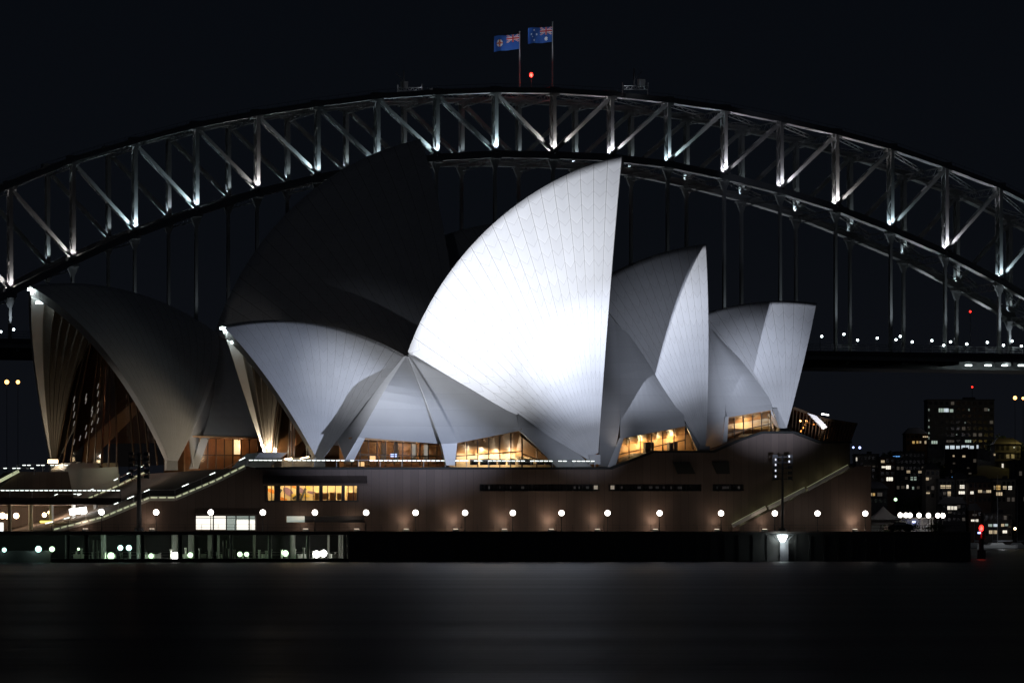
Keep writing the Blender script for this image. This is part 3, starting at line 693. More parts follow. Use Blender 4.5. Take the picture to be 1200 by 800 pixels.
gg = gm.build('foyer_glass', M['smoke'], opera); fr.build('mullion', M['bronze'], gg); m.build('foyer_glass_roof', M['bronze'], opera)
m = MB(); m.prism([V(947, 484, 10.5), V(957, 487, 10.8), V(970, 500, 11.5), V(965, 503, 11.5)], -n3(LN) * .5); m.build('white_beam', M['white'], opera)
m = MB(); m.tube(V(963, 485, 6), V(971, 486, 6), .09); m.ball(V(964.5, 485, 6), .17, 8); m.build('roof_lamp', M['g_white'], opera)
lamp('SPOT', 'beam_lamp', V(972, 512, 16), 1600, (1, .95, .95), target=V(958, 492, 10.8), size=.2, spot=50, blend=.8)
lamp('POINT', 'north_foyer_lamp', V(940, 495, 7), 60, (1, .45, .2), size=.2); lamp('POINT', 'north_foyer_lamp', V(950, 508, 7), 40, (1, .6, .3), size=.2)
m = MB()
for x, y in ((938, 493), (945, 493), (939, 505), (941, 501), (953, 497)): m.ball(V(x, y, 8.5), .16, 8)
m.build('foyer_bulb', M['g_orange'], opera)

# ================================================================== PROMENADE FURNITURE
gl = thing('globe_lamp', (0, 0, 0), 'x', 'lamp')
m = MB(); m.tube((0, 0, 0), (0, 0, 2.35), .07, .05); m.tube((0, 0, 0), (0, 0, .3), .14, .1); m.tube((0, 0, 2.3), (0, 0, 2.42), .16, .2); m.build('pole', M['dsteel'], gl)
m = MB(); m.ball((0, 0, 2.82), .43, 18); m.build('globe', M['g_globe'], gl, smooth=True)
GX = [119, 183, 247, 308, 369, 429, 487, 545, 601, 658, 712, 773, 845, 908, 958, 1014]
near = {119: 'at the foot of the lit stair parapet', 183: 'beside the tall dark mast at left', 247: 'in front of the bright lower windows', 308: 'right of the bright lower windows', 369: 'in front of the narrow slot window', 429: 'right of the narrow slot window', 958: 'beside the lit doorway', 1014: 'at the right corner of the podium', 908: 'just left of the floodlight mast'}
gi = 0
for i, x in enumerate(GX):
    y = 601.3 if x < 900 else 602
    p = S(x, -5, zp); lab = 'white globe lamp on the promenade ' + near[x] if x in near else 'white globe lamp on the promenade, %s from the left' % ORD[i]
    if i == 0: gl.location = tuple(p); gl['label'] = lab; gl['group'] = 'globe lamps along the promenade'
    else: copy_tree(gl, p, lab, 'globe lamps along the promenade')
    lamp('POINT', 'globe_light', p + np.array([0, 0, 2.85]) - N3 * .7, 13, (1, .86, .72), size=.3)
far_g = [(1055, 0), (1061.5, -2), (1066.5, 2), (1077, 0), (1088, 2), (1099, 0), (1105, -1)]
for i, (x, dz) in enumerate(far_g):
    p = S(x, -14 - i * 2, zp); p[2] += 0; g_ = copy_tree(gl, p, 'white globe lamp near the marquee, %s of seven from the left' % ORD[i], 'globe lamps beside the marquee'); g_.scale = (.86, .86, .93)
    lamp('POINT', 'globe_light', p + np.array([0, -.6, 2.9]), 12, (1, .86, .72), size=.3)
# floor uplights washing the podium wall
up = thing('floor_uplight', (0, 0, 0), 'x', 'uplight')
m = MB(); m.bx((0, 0, .18), .9, .5, .36, R_(17)); m.build('housing', M['alum'], up)
m = MB(); m.bx((0, 0, .39), .7, .3, .06, R_(17)); m.build('lens', glow('uplight_glow', (1, .8, .6), 1.6), up)
for i, (x, e) in enumerate(((100, .5), (178, .6), (358, .5), (418, .45), (476, .9), (534, 1.1), (591, .9), (646, 1.1), (700, .8), (768, 1.2), (840, .6), (896, .5), (1002, 1.2))):
    p = on(x, 622, LP, 1.9 if x > 860 and x < 1010 else 1.4); p[2] = zp
    if x > 862: p = on(x, 622, LP, 4.6); p[2] = zp
    lab = 'low floor uplight at the podium wall foot, %s from the left' % ORD[i]
    if i == 0: up.location = tuple(p); up['label'] = lab; up['group'] = 'floor uplights at the podium wall'
    else: copy_tree(up, p, lab, 'floor uplights at the podium wall')
    lamp('POINT', 'uplight_lamp', p + np.array([0, 0, .75]), 62 * e, (1, .74, .55), size=.08)
    lamp('SPOT', 'uplight_lamp', p + np.array([0, 0, .6]), 260 * e, (1, .74, .55), target=p + np.array([0, 0, 6]) - N3 * 2.2, size=.12, spot=110, blend=1)
# promenade railing
rail = MB()
for a, b in ((60, 1137),):
    A, B = S(a, -.6, zp), S(b, -.6, zp); L_ = np.linalg.norm(B - A); n = int(L_ / 2.5)
    for i in range(n + 1): c = A + (B - A) * i / n; rail.beam(c, c + np.array([0, 0, 1.0]), .05, D3, .05)
    for z in (.55, 1.0): rail.beam(A + np.array([0, 0, z]), B + np.array([0, 0, z]), .045, N3, .045)
tag(rail.build('railing', M['dsteel']), 'thin dark railing along the promenade edge above the water', 'railing')

# masts
def mast(x, ytop, ybot, off, label, lit):
    p = on(x, 622, LS, off); p[2] = zp; t = on(x, ytop, LS, off)
    o = thing('floodlight_mast', p, label, 'mast')
    m = MB(); m.tube(p, t, .42 if not lit else .26, .24 if not lit else .14, 10); m.tube(p, p + np.array([0, 0, .5]), .8, .6, 10); m.build('pole', M['dsteel'], o)
    m = MB()
    for k in range(5):
        z = t[2] - .3 - k * .85; m.beam((t[0] - 1.5, t[1], z), (t[0] + 1.5, t[1], z), .12, (0, 1, 0), .12)
        for s in (-1, 1): m.bx((t[0] + s * 1.15, t[1] - .3, z + .1), .75, .5, .5)
    for s in (-1.5, 1.5): m.beam((t[0] + s, t[1], t[2]), (t[0] + s, t[1], t[2] - 4), .1, (0, 1, 0), .1)
    m.build('lamp_array', M['dsteel'], o)
    if lit:
        mg = glow('mast_lamp', (.85, .88, 1), 1.0)
        for s, z in ((-1.1, .7), (-1.1, 1.5), (-1.1, 2.4), (-1.1, 3.3), (1.0, .2), (1.0, 1.0)): m = MB(); m.bx((t[0] + s, t[1] - .6, t[2] - z), .2, .08, .32); m.build('lit_lamp', mg, o)
    return o
mast(163, 530, 622, -7, 'tall dark floodlight mast rising before the steps at left', False)
mast(917, 533, 622, -3, 'slim mast with small lit lamp panels before the side stair', True)
# bright sea-wall lamp
p = S(917, 1.6, 0); sl = thing('sea_wall_lamp', (p[0], p[1], zp - 1), 'bright white lamp on a bracket over the sea wall', 'lamp')
m = MB(); 
for s in (-1, 1): m.beam((p[0] + s * 1.7, p[1], zp - .5), (p[0] + s * .5, p[1], zp - 1.6), .16, (0, 1, 0), .16)
m.beam((p[0] - 2, p[1], zp - .45), (p[0] + 2, p[1], zp - .45), .3, (0, 1, 0), .15); m.beam((p[0], p[1] + 1.4, zp - .45), (p[0], p[1], zp - .45), .3, (1, 0, 0), .15); m.build('bracket', M['alum'], sl)
m = MB(); m.tube((p[0], p[1], zp - .6), (p[0], p[1], zp - 1.5), .85, .4, 14); m.build('lens', M['g_cool'], sl)
m = MB(); m.bx((p[0] + .3, p[1] + .75, (zp - 1.7) / 2), 1.3, .4, zp - 1.7 + .6); m.build('pile_panel', M['alum'], sl)
lamp('SPOT', 'sea_wall_light', (p[0], p[1] - .2, zp - 1.6), 110, (.85, .95, 1), target=(p[0], p[1] + .5, 0), size=.2, spot=110, blend=.8)

# boat landing under the deck: columns, lamps, clutter
land = thing('boat_landing', S(240, -6, .4), 'low landing stage with columns and lamps under the promenade deck', 'landing stage')
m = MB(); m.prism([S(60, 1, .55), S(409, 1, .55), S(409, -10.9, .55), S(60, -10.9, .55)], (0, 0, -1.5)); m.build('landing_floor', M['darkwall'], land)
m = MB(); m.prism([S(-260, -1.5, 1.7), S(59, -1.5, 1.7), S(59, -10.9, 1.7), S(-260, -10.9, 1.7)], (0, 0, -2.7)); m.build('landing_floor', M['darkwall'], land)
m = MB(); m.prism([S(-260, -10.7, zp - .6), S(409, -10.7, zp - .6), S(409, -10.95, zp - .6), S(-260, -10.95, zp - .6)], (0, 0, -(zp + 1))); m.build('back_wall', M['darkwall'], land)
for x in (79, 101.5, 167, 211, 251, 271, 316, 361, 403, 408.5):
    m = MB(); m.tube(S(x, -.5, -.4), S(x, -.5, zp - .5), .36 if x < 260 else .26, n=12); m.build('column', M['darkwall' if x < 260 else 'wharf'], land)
for x, w_ in ((121, 2.0), (163, 1.8), (205, 2.4), (224, 2.2), (246, 1.6), (256, .9), (298, 1.0), (343, 1.9), (385, .9), (399, 1.6)):
    m = MB(); m.tube(S(x, -8, .2), S(x, -8, zp - .5), w_ * .22, n=12); m.build('column', M['wharf'], land)
bo = thing('bollard', (0, 0, 0), 'short pale bollard on the dim landing stage under the deck', 'bollard', 'bollards on the landing stage')
m = MB(); m.tube((0, 0, 0), (0, 0, .95), .17, .15, 10); m.tube((0, 0, .95), (0, 0, 1.1), .24, .2, 10); m.build('post', M['wharf'], bo)
for i in range(34):
    p = S(88 + i * 9.3 + random.uniform(-3, 3), random.uniform(-6, -1), .55)
    if i == 0: bo.location = tuple(p)
    else: c_ = copy_tree(bo, p, bo['label']); c_.scale = (1, 1, random.uniform(.6, 1.5))
cr = thing('dock_crate', (0, 0, 0), 'small pale crate stacked on the dim landing stage', 'crate', 'crates on the landing stage')
m = MB(); m.bx((0, 0, .35), .9, .6, .62, R_(17))
for z in (.08, .35, .6): m.bx((0, 0, z), .98, .68, .07, R_(17))
m.build('crate_body', M['wharf'], cr)
for i, x in enumerate((90, 96, 132, 172, 184, 215, 222, 238, 262, 310, 352, 357, 392)):
    p = S(x, random.uniform(-6, -2), .55)
    if i == 0: cr.location = tuple(p)
    else: copy_tree(cr, p, cr['label'])
for i, x in enumerate((262, 264.5, 110, 114, 118)):
    p = S(x, -2, .55); o = thing('mooring_pile', p, 'slim pale mooring pile standing in the landing stage', 'pile', 'mooring piles at the landing stage'); m = MB(); m.tube(p, p + UPV * 2.6, .17, .15, 10); m.tube(p + UPV * 2.6, p + UPV * 2.75, .2, .08, 10); m.build('post', M['wharf'], o)
m = MB(); 
for a, b in ((84, 160), (168, 205), (240, 265), (285, 405)):
    for z in (1.1, 1.5): m.beam(S(a, .2, z), S(b, .2, z), .05, N3, .05)
m.build('landing_rail', M['wharf'], land)
blk = None
LL = [(5, 644, .30, 1), (45, 643, .42, 1), (61, 643, .36, 0), (92, 643, .18, 0), (130, 651, .48, 0), (141, 641.5, .36, 1), (151, 641.5, .38, 1), (177, 651, .34, 0), (205, 651, .52, 2), (223, 650, .36, 0), (281, 649, .34, 0), (289, 649, .32, 0), (334.5, 648, .42, 0), (371, 649, .48, 2), (379, 648, .48, 2)]
for i, (x, y, r, c) in enumerate(LL):
    p = on(x, y, LS, -2.2 if x > 70 else 0); o = thing('dock_lamp', p, 'round lamp glowing in the dark boat landing, %s from the left' % ORD[i], 'lamp', 'lamps in the boat landing')
    r = r * 1.12; m = MB(); m.ball(p, r, 12); m.build('bulb', (M['g_green'], M['g_cyan'], M['g_white'])[c], o)
    m = MB(); m.beam(p + N3 * (-r), p + N3 * (-r) + np.array([0, 0, -.8]), .12, D3, .12); m.build('bracket', M['dsteel'], o)
    lamp('POINT', 'dock_light', p + np.array([0, 0, .15]) + N3 * (-.8), 60 * (r / .4) ** 2, ((.75, 1, .72), (.7, 1, .95), (1, 1, .95))[c], size=.2)

# marquee, pergola and planting at the right end
p = S(1035, -30, zp); mq = thing('marquee_tent', p, 'white peaked marquee tent at the right end of the promenade', 'tent')
m = MB()
def tentz(u, v): r = max(abs(u), abs(v)); return 1.9 + 2.3 * (1 - min(1, r)) ** 1.7
G = [[(p[0] + u * 3.3, p[1] + v * 3.3, zp + tentz(u, v)) for v in np.linspace(-1, 1, 25)] for u in np.linspace(-1, 1.0, 25)]
m.grid(G); m.build('canopy', M['canvas'], mq, smooth=True)
m = MB()
for u in (-1, 1):
    for v in (-1, 1): m.tube((p[0] + u * 3.1, p[1] + v * 3.1, zp), (p[0] + u * 3.1, p[1] + v * 3.1, zp + 1.95), .08)
m.build('post', M['alum'], mq)
m = MB(); m.bx((p[0], p[1] + 3.0, zp + 1.0), 6, .1, 1.8); m.build('side_curtain', M['canvas'], mq)
p = S(1073, -26, zp); pg = thing('pergola', p, 'low flat-roofed pergola with pale posts right of the marquee', 'pergola')
m = MB(); m.bx((p[0], p[1], zp + 2.2), 5.4, 4, .2)
m.build('roof', M['edge'], pg)
for u in (-1, -.33, .33, 1): m = MB(); m.bx((p[0] + u * 2.6, p[1] - 1.9, zp + 1.05), .16, .16, 2.1); m.build('post', M['edge'], pg)
m = MB(); m.bx((p[0], p[1] + 1.9, zp + 1.05), 5.2, .1, 2.1); m.build('back_screen', M['canvas'], pg)
m = MB(); m.bx((p[0] - .2, p[1] + 1.0, zp + 1.6), .5, .1, .3); m.build('screen', M['g_screen'], pg)
lamp('POINT', 'pergola_lamp', (p[0], p[1] - .2, zp + 1.9), 12, (1, .85, .7), size=.1)
for i, (x, hgt, lab) in enumerate(((1046, 1.0, 'low dark shrub before the marquee'), (1067, 1.2, 'round shrub before the pergola'), (1096, 1.1, 'bushy shrub right of the pergola'))):
    p = S(x, -6, zp); o = thing('shrub', p, lab, 'shrub', 'shrubs on the promenade'); m = MB(); rs = random.Random(i)
    for k in range(420):
        c = np.array([rs.gauss(0, .8), rs.gauss(0, .5), abs(rs.gauss(.55, .3)) * hgt]); a = np.array([rs.uniform(-1, 1) for _ in range(3)]) * .13; b = np.array([rs.uniform(-1, 1) for _ in range(3)]) * .13
        m.add([p + c - a, p + c + b, p + c + a, p + c - b], [(0, 1, 2, 3)])
    m.build('foliage', M['foliage'], o); m = MB(); m.tube(p, p + np.array([0, 0, .6]), .08, .05); m.build('stem', M['bark'], o)
# parked golf-cart-sized van beside the marquee
p = S(1053, -3, zp); ca = thing('parked_car', p, 'dark car with pale windscreen parked by the marquee', 'car')
m = MB(); d_ = D3; n_ = N3
side = [(-2.1, .35), (-2.1, .8), (-1.5, .95), (-.9, 1.4), (.7, 1.42), (1.3, .98), (2.0, .85), (2.1, .35)]
m.prism([p + d_ * a + n_ * .85 + np.array([0, 0, b]) for a, b in side], -n_ * 1.7); m.build('body', M['dsteel'], ca)
m = MB(); m.prism([p + d_ * a + n_ * .87 + np.array([0, 0, b]) for a, b in ((-1.2, 1.0), (-.8, 1.33), (.6, 1.35), (1.05, 1.0))], -n_ * .04); m.build('window', M['alum'], ca)
for a in (-1.35, 1.35): m = MB(); q = p + d_ * a + np.array([0, 0, .33]); m.tube(q + n_ * .9, q + n_ * .6, .33, n=14); m.build('wheel', M['darkwall'], ca)

# red channel beacon on its pile
p = at(1150, 644, 760); p[2] = 0; bc = thing('channel_beacon', p, 'red lit channel beacon on a pile right of the sea wall', 'beacon')
m = MB(); m.tube(p - np.array([0, 0, 1]), p + np.array([0, 0, 3.4]), .45, .4, 10); m.bx(p + np.array([.0, 0, .7]), 1.3, 1.3, 1.6); m.build('pile', M['sea'], bc)
m = MB(); m.bx(p + np.array([0, 0, 3.5]), 1.3, 1.3, .15); m.tube(p + np.array([0, 0, 3.5]), p + np.array([0, 0, 4.8]), .18); m.build('platform', M['red'], bc)
z = at(1150, 618.5, 760)[2]
m = MB(); m.ball(p + np.array([0, 0, z]), .42, 12, zs=1.4); m.build('beacon_lamp', M['g_red'], bc)
lamp('POINT', 'beacon_light', p + np.array([0, -.7, z]), 60, (1, .05, .03), size=.2)
m = MB(); m.bx((p[0] - .45, p[1] - .8, at(0, 624, 760)[2]), .5, .1, .3); m.build('sign_panel', M['g_screen'], bc)

# ================================================================== HARBOUR BRIDGE
TH = R_(19.5); BS = np.array([math.cos(TH), math.sin(TH), 0]); BT = np.array([-math.sin(TH), math.cos(TH), 0])
B0 = np.array([11.95, 1295.0, 0]); PAN = 17.96; UPZ = np.array([0, 0, 1.0])
ZT = [133.9, 133.5, 132.3, 130.5, 127.7, 124.5, 120.6, 115.5, 109.8, 102.2, 94, 85.5]; ZB = [115.2, 115.0, 113.5, 110.5, 106.7, 102.0, 96.0, 89.4, 81.2, 72.2, 62.5, 52]
NP = 11
def bn(i, t, z): return B0 + BS * (i * PAN) + BT * t + UPZ * z
bridge = thing('arch_bridge', bn(0, 15, 0), 'huge steel truss arch bridge spanning the background', 'bridge')
Tn = lambda i: ZT[abs(i)]; Bn = lambda i: ZB[abs(i)]
def member(mb, p, q, ws, dt, pitch=1.9, bar=.22):
    """box member: plates facing across the bridge, lacing on the sides. ws = width in the truss plane, dt = depth across"""
    p = np.array(p); q = np.array(q); d = (q - p); l = np.linalg.norm(d); d /= l; t = BT; s = np.cross(d, t); s /= np.linalg.norm(s)
    for k in (-1, 1): mb.beam(p + t * k * dt / 2, q + t * k * dt / 2, ws, s, .12)
    n = max(2, int(l / pitch))
    for sg in (-1, 1):
        for e in (-1, 1): mb.beam(p + s * sg * ws * .46 + t * e * dt * .44, q + s * sg * ws * .46 + t * e * dt * .44, .1, s, .28)
        for i in range(n):
            a = p + d * l * i / n + s * sg * ws * .46; b = p + d * l * (i + 1) / n + s * sg * ws * .46
            mb.beam(a - t * dt * .42, b + t * dt * .42, bar, s, .12) if i % 2 else mb.beam(a + t * dt * .42, b - t * dt * .42, bar, s, .12)
for ti, t in enumerate((0.0, 30.0)):
    m = MB(); m2 = MB()
    for i in range(-NP, NP):
        for mm_, z0, z1, h_ in ((m2, Tn(i), Tn(i + 1), 1.5), (m, Bn(i), Bn(i + 1), 2.0)):
            a, b = bn(i, t, z0), bn(i + 1, t, z1)
            for k in (-1, 1): mm_.beam(a + BT * k * 1.3, b + BT * k * 1.3, .25, BT, h_)
            mm_.beam(a + UPZ * h_ * .42, b + UPZ * h_ * .42, 2.5, BT, .15); mm_.beam(a - UPZ * h_ * .36, b - UPZ * h_ * .36, 2.5, BT, .15)
            mm_.beam(a - UPZ * h_ * .5, b - UPZ * h_ * .5, 3.3, BT, .12)
        m2.bx(bn(i, t, Tn(i) - .2), 3.2, 3.0, 2.6, TH); m.bx(bn(i, t, Bn(i) - .2), 3.2, 3.0, 2.6, TH)          # gusset plates
    tr = m.build('lower_chord', M['steel'], bridge); m2.build('upper_chord', M['steel'], bridge)
    for i in range(-NP + 1, NP):
        m = MB(); member(m, bn(i, t, Bn(i) + 1), bn(i, t, Tn(i) - .8), 1.05, 3.2 if ti == 0 else 2.6, 2.5, .3); m.build('vertical_post', M['steel'], tr)
    for i in range(-NP + 1, NP):
        if i == 0: continue
        j = i - 1 if i < 0 else i + 1
    for i in range(-NP, NP):
        top, bot = (i, i + 1) if i < 0 else (i + 1, i)
        m = MB(); a, b = bn(top, t, Tn(top) - .8), bn(bot, t, Bn(bot) + .9); member(m, a, b, .95, 2.0, 2.4); m.build('diagonal_brace', M['steel'], tr)
    for i in range(-NP + 1, NP):
        if Bn(i) > 62:
            m = MB(); member(m, bn(i, t, 58), bn(i, t, Bn(i) - 1), .75, 1.1, 1.5, .14)
            m.prism([bn(i, t - .5, Bn(i) - 1) - BS * 1.8, bn(i, t - .5, Bn(i) - 1) + BS * 1.8, bn(i, t - .5, Bn(i) - 4.5) + BS * .4, bn(i, t - .5, Bn(i) - 4.5) - BS * .4], BT * 1.0)
            m.build('hanger', M['steel'], tr)
m = MB()      # lateral bracing between the two trusses
for i in range(-NP, NP + 1):
    for z, s_ in ((Tn(i) - .3, 1), (Bn(i) - .6, 1)):
        for dz in (0, -2.0): m.beam(bn(i, 1.6, z + dz), bn(i, 28.4, z + dz), .3, BS, .3)
        for k in range(12): m.beam(bn(i, 1.6 + k * 2.23, z - 2 * (k % 2)), bn(i, 1.6 + (k + 1) * 2.23, z - 2 * ((k + 1) % 2)), .12, BS, .12)
    if i < NP:
        for f in (Tn, Bn):
            z0, z1 = f(i) - .8, f(i + 1) - .8
            for a, b in (((i, 2, z0), (i + 1, 15, z1)), ((i, 28, z0), (i + 1, 15, z1))):
                A, B = bn(*a), bn(*b)
                for k in (-.5, .5): m.beam(A + UPZ * k, B + UPZ * k, .22, BS, .2)
                for q in range(8): m.beam(A + (B - A) * q / 8 + UPZ * (.5 if q % 2 else -.5), A + (B - A) * (q + 1) / 8 - UPZ * (.5 if q % 2 else -.5), .1, BS, .1)
lb = m.build('lateral_bracing', M['steel'], bridge)
for t in (-.9, 30.9):      # upper walkway handrails
    m = MB()
    for i in range(-NP, NP):
        for z in (.9, 1.8): m.beam(bn(i, t, Tn(i) + z), bn(i + 1, t, Tn(i + 1) + z), .06, BT, .06)
        for k in range(6): f = k / 6; zz = Tn(i) + (Tn(i + 1) - Tn(i)) * f; m.beam(bn(i + f, t, zz + .6), bn(i + f, t, zz + 1.8), .06, BT, .06)
    m.build('walkway_rail', M['dsteel'], bridge)
# deck
ds = MB(); a, b = -20, 20
ds.prism([bn(a, -9.5, 58.8), bn(a, 39.5, 58.8), bn(a, 39.5, 57.4), bn(a, -9.5, 57.4)], bn(b, 0, 0) - bn(a, 0, 0))
ds.prism([bn(a, 2, 57.3), bn(a, 28, 57.3), bn(a, 28, 54.4), bn(a, 2, 54.4)], bn(b, 0, 0) - bn(a, 0, 0))
for t in (-9.3, 39.3): ds.beam(bn(a, t, 57.6), bn(b, t, 57.6), .4, BT, 2.6)
for i in range(-20, 20): ds.beam(bn(i, -9, 56.2), bn(i, 39, 56.2), .8, BS, 1.8)
dk = ds.build('deck', M['steel'], bridge)
m = MB(); m.prism([bn(a, -9, 58.83), bn(b, -9, 58.83), bn(b, 39, 58.83), bn(a, 39, 58.83)], UPZ * .05); m.build('roadway', M['road'], dk)
for t in (-9.4, -4):
    m = MB()
    for z in (59.6, 60.3, 61.0): m.beam(bn(a, t, z), bn(b, t, z), .09, BT, .09)
    for k in range(20 * 2 * 6): m.beam(bn(a + k / 6, t, 58.8), bn(a + k / 6, t, 61), .07, BT, .07)
    m.build('deck_railing', M['alum'], dk)
# bridge floodlights: one at the foot of each post
ulb = []
rs = random.Random(3)
for i in range(-10, 11):
    sgn = 1 if i < 0 else -1
    e = rs.uniform(.25, 1.7); tint = (.95 if rs.random() < .4 else .72, .92, 1.0) if rs.random() < .6 else (1, .93, .9)
    zb = Bn(i) + 1.6
    p = bn(i, -2.6, zb - .8) - BS * .3
    lamp('SPOT', 'bridge_uplight', p, 8000 * e, tint, target=bn(i, -2.2, zb + 11), size=.15, spot=85, blend=.9)
    if i != 0:
        q = bn(i, -2.0, zb - .9) + BS * (-sgn) * .2; top = i - 1 if i < 0 else i + 1
        lamp('SPOT', 'bridge_uplight', q, 12500 * rs.uniform(.1, 1.7), tint, target=bn(i + (top - i) * .5, -.6, (Bn(i) + Tn(top)) / 2 + 1), size=.15, spot=30, blend=.9); ulb.append(q - UPZ * .3)
    else:
        for k in (-1, 1): lamp('SPOT', 'bridge_uplight', bn(i, -2.2, zb) + BS * k * 1.5, 12000, tint, target=bn(k * .5, -.6, (Bn(0) + Tn(1)) / 2 + 1), size=.15, spot=30, blend=.9)
    ulb.append(p - UPZ * .3)
    lamp('POINT', 'post_lamp', bn(i, 0, zb - .2), 900 * rs.uniform(.4, 1.4), tint, size=.1)
    q = bn(i, 30, zb - .2); lamp('POINT', 'post_lamp', q, 320 * rs.uniform(.4, 1.4), (.75, .92, 1), size=.1)
    q = bn(i, 27.6, zb); lamp('SPOT', 'bridge_uplight', q, 1500 * rs.uniform(.5, 1.2), (.8, .95, 1), target=bn(i, 29, zb + 14), size=.15, spot=60, blend=.9)
    ulb.append(q - UPZ * .3)
    # lamps washing the chords from below, between the trusses
    # slim lamps on the lower chords washing the upper chords, and deck lamps washing hangers and lower chords
    for t_, k_ in ((0.0, 1.0), (30.0, .8)):
        g_ = .25 if i < -4 else (.6 if i < 1 else 1.0)
        lamp('SPOT', 'chord_lamp', bn(i + .5, t_ - .2, (Bn(i) + Bn(i + 1)) / 2 + 1.9), 600 * k_ * g_ * rs.uniform(.5, 1.3), (.88, .94, 1), target=bn(i + .5, t_, Tn(i)), size=.2, spot=50, blend=1)
        if Bn(i) > 64:
            lamp('SPOT', 'hanger_lamp', bn(i, t_ - 2.0, 60), 22000 * (.35 if i < -2 else 1) * rs.uniform(.6, 1.2) * (1 if t_ < 1 else .35), (.8, .92, 1), target=bn(i, t_ - .6, Bn(i) - 6), size=.2, spot=16, blend=1)
            lamp('SPOT', 'hanger_lamp', bn(i + .5, t_ + .3, 60), 28000 * g_ * rs.uniform(.5, 1.2), (.9, .95, 1), target=bn(i + .5, t_, Bn(i) - 1), size=.2, spot=26, blend=1)
for q in ulb: m = MB(); m.bx(q, .5, .5, .4, TH); m.build('uplight_housing', M['dsteel'], bridge)
# lamps on the deck
dl = thing('deck_lamp', (0, 0, 0), 'x', 'lamp')
m = MB(); m.tube((0, 0, 0), (0, 0, 5), .1, .06); m.beam((0, 0, 4.9), (.7, 0, 5), .08, (0, 1, 0)); m.build('pole', M['dsteel'], dl)
m = MB(); m.ball((.5, 0, 4.85), .36, 10); m.build('lamp_head', M['g_cool'], dl)
DL = [(963, 394, 38, .7), (989, 391.5, 38, 1), (1005, 398.5, -8, 1.5), (1028, 396, 38, .9), (1050, 398, 20, .7), (1055, 394, 38, 1), (1069, 400.5, 6, 1), (1092, 399, 30, .9), (1106, 404.5, -4, .5), (1114, 400.5, 20, .9), (1120, 396.5, 38, 1.1), (1133, 403, -6, 1.1), (1157, 401, 30, .9), (1176, 404.5, -8, 1.6), (1186, 399.5, 38, 1), (1197, 405.5, -6, 1.4), (1, 388.5, 36, .9), (16, 386, 38, 1.0)]
DL = sorted(DL)
for i, (x, y, t, s) in enumerate(DL):
    LB = (np.array([bn(0, t, 0)[0], bn(0, t, 0)[1]]), BS[:2], -BT[:2]); p = on(x, y, LB); p[0] -= .5; p[2] -= 4.85
    lab = 'small white deck lamp on the bridge roadway, %s from the left' % ORD[i]
    if i == 0: dl.location = tuple(p); dl['label'] = lab; dl['group'] = 'lamps on the bridge deck'
    else: o = copy_tree(dl, p, lab, 'lamps on the bridge deck'); 
    o = dl if i == 0 else o
    o.children[-1].scale = (1, 1, 1)
    lamp('POINT', 'deck_light', p + np.array([.5, -.7, 5]), 60 * s, (.85, 1, 1), size=.3)
for x in (1135, 1158, 1178, 1197):
    LB = (np.array([bn(0, -6, 0)[0], bn(0, -6, 0)[1]]), BS[:2], -BT[:2]); p = on(x, 428, LB); m = MB(); m.bx(p, 1.8, .8, .35, TH); m.build('under_deck_lamp', M['g_cool'], bridge); lamp('POINT', 'under_deck_light', p - UPZ * .6, 60, (.85, 1, 1), size=.3)
# red lights
for x, y, Y in ((1137, 365, 1345), (1139, 603.5 - 0, 1345)):
    if y > 500: continue
    p = at(x, y, Y); o = thing('aviation_light', p, 'tiny red warning light above the bridge deck at right', 'light')
    m = MB(); m.ball(p, .35, 8); m.build('bulb', M['g_red'], o); m = MB(); m.tube(p - UPZ * (p[2] - 59), p, .08); m.build('pole', M['dsteel'], o)

# summit: flags, beacon, maintenance cranes
def jack(u, v):
    """Union canton, u,v in 0..1 -> 0 blue 1 white 2 red"""
    x = (u - .5) * 2; y = (v - .5)      # 2:1 canton
    if abs(y) < .09 or abs(x) < .09: return 2
    if abs(y) < .16 or abs(x) < .16: return 1
    d = min(abs(y - x * .5), abs(y + x * .5)) * .894
    if d < .035: return 2
    if d < .10: return 1
    return 0
def star(u, v, cu, cv, r):
    dx = (u - cu) * 2; dy = v - cv; rr = math.hypot(dx, dy); a = math.atan2(dy, dx); return rr < r * (.55 + .45 * abs(math.cos(3.5 * a)))
def flag_col(kind, u, v):
    if u < .5 and v > .5: return jack(u * 2, (v - .5) * 2)
    if kind == 0:      # southern stars
        if star(u, v, .25, .25, .15): return 1
        for cu, cv, r in ((.75, .83, .07), (.86, .58, .07), (.64, .56, .07), (.75, .18, .07), (.81, .42, .04)):
            if star(u, v, cu, cv, r): return 1
        return 0
    dx = (u - .77) * 2; dy = v - .5; rr = math.hypot(dx, dy)      # state badge: white disc, red cross, gold lion and stars
    if rr < .24:
        if abs(dx) < .05 or abs(dy) < .05: return 3 if (rr < .04 or abs(rr - .17) < .028) else 2
        return 1
    return 0
fm = [plain('flag_blue', (.015, .085, .36), .7, var=.1), plain('flag_white', (.75, .75, .78), .7, var=.05), plain('flag_red', (.55, .03, .05), .7, var=.1), plain('flag_gold', (.7, .5, .1), .7)]
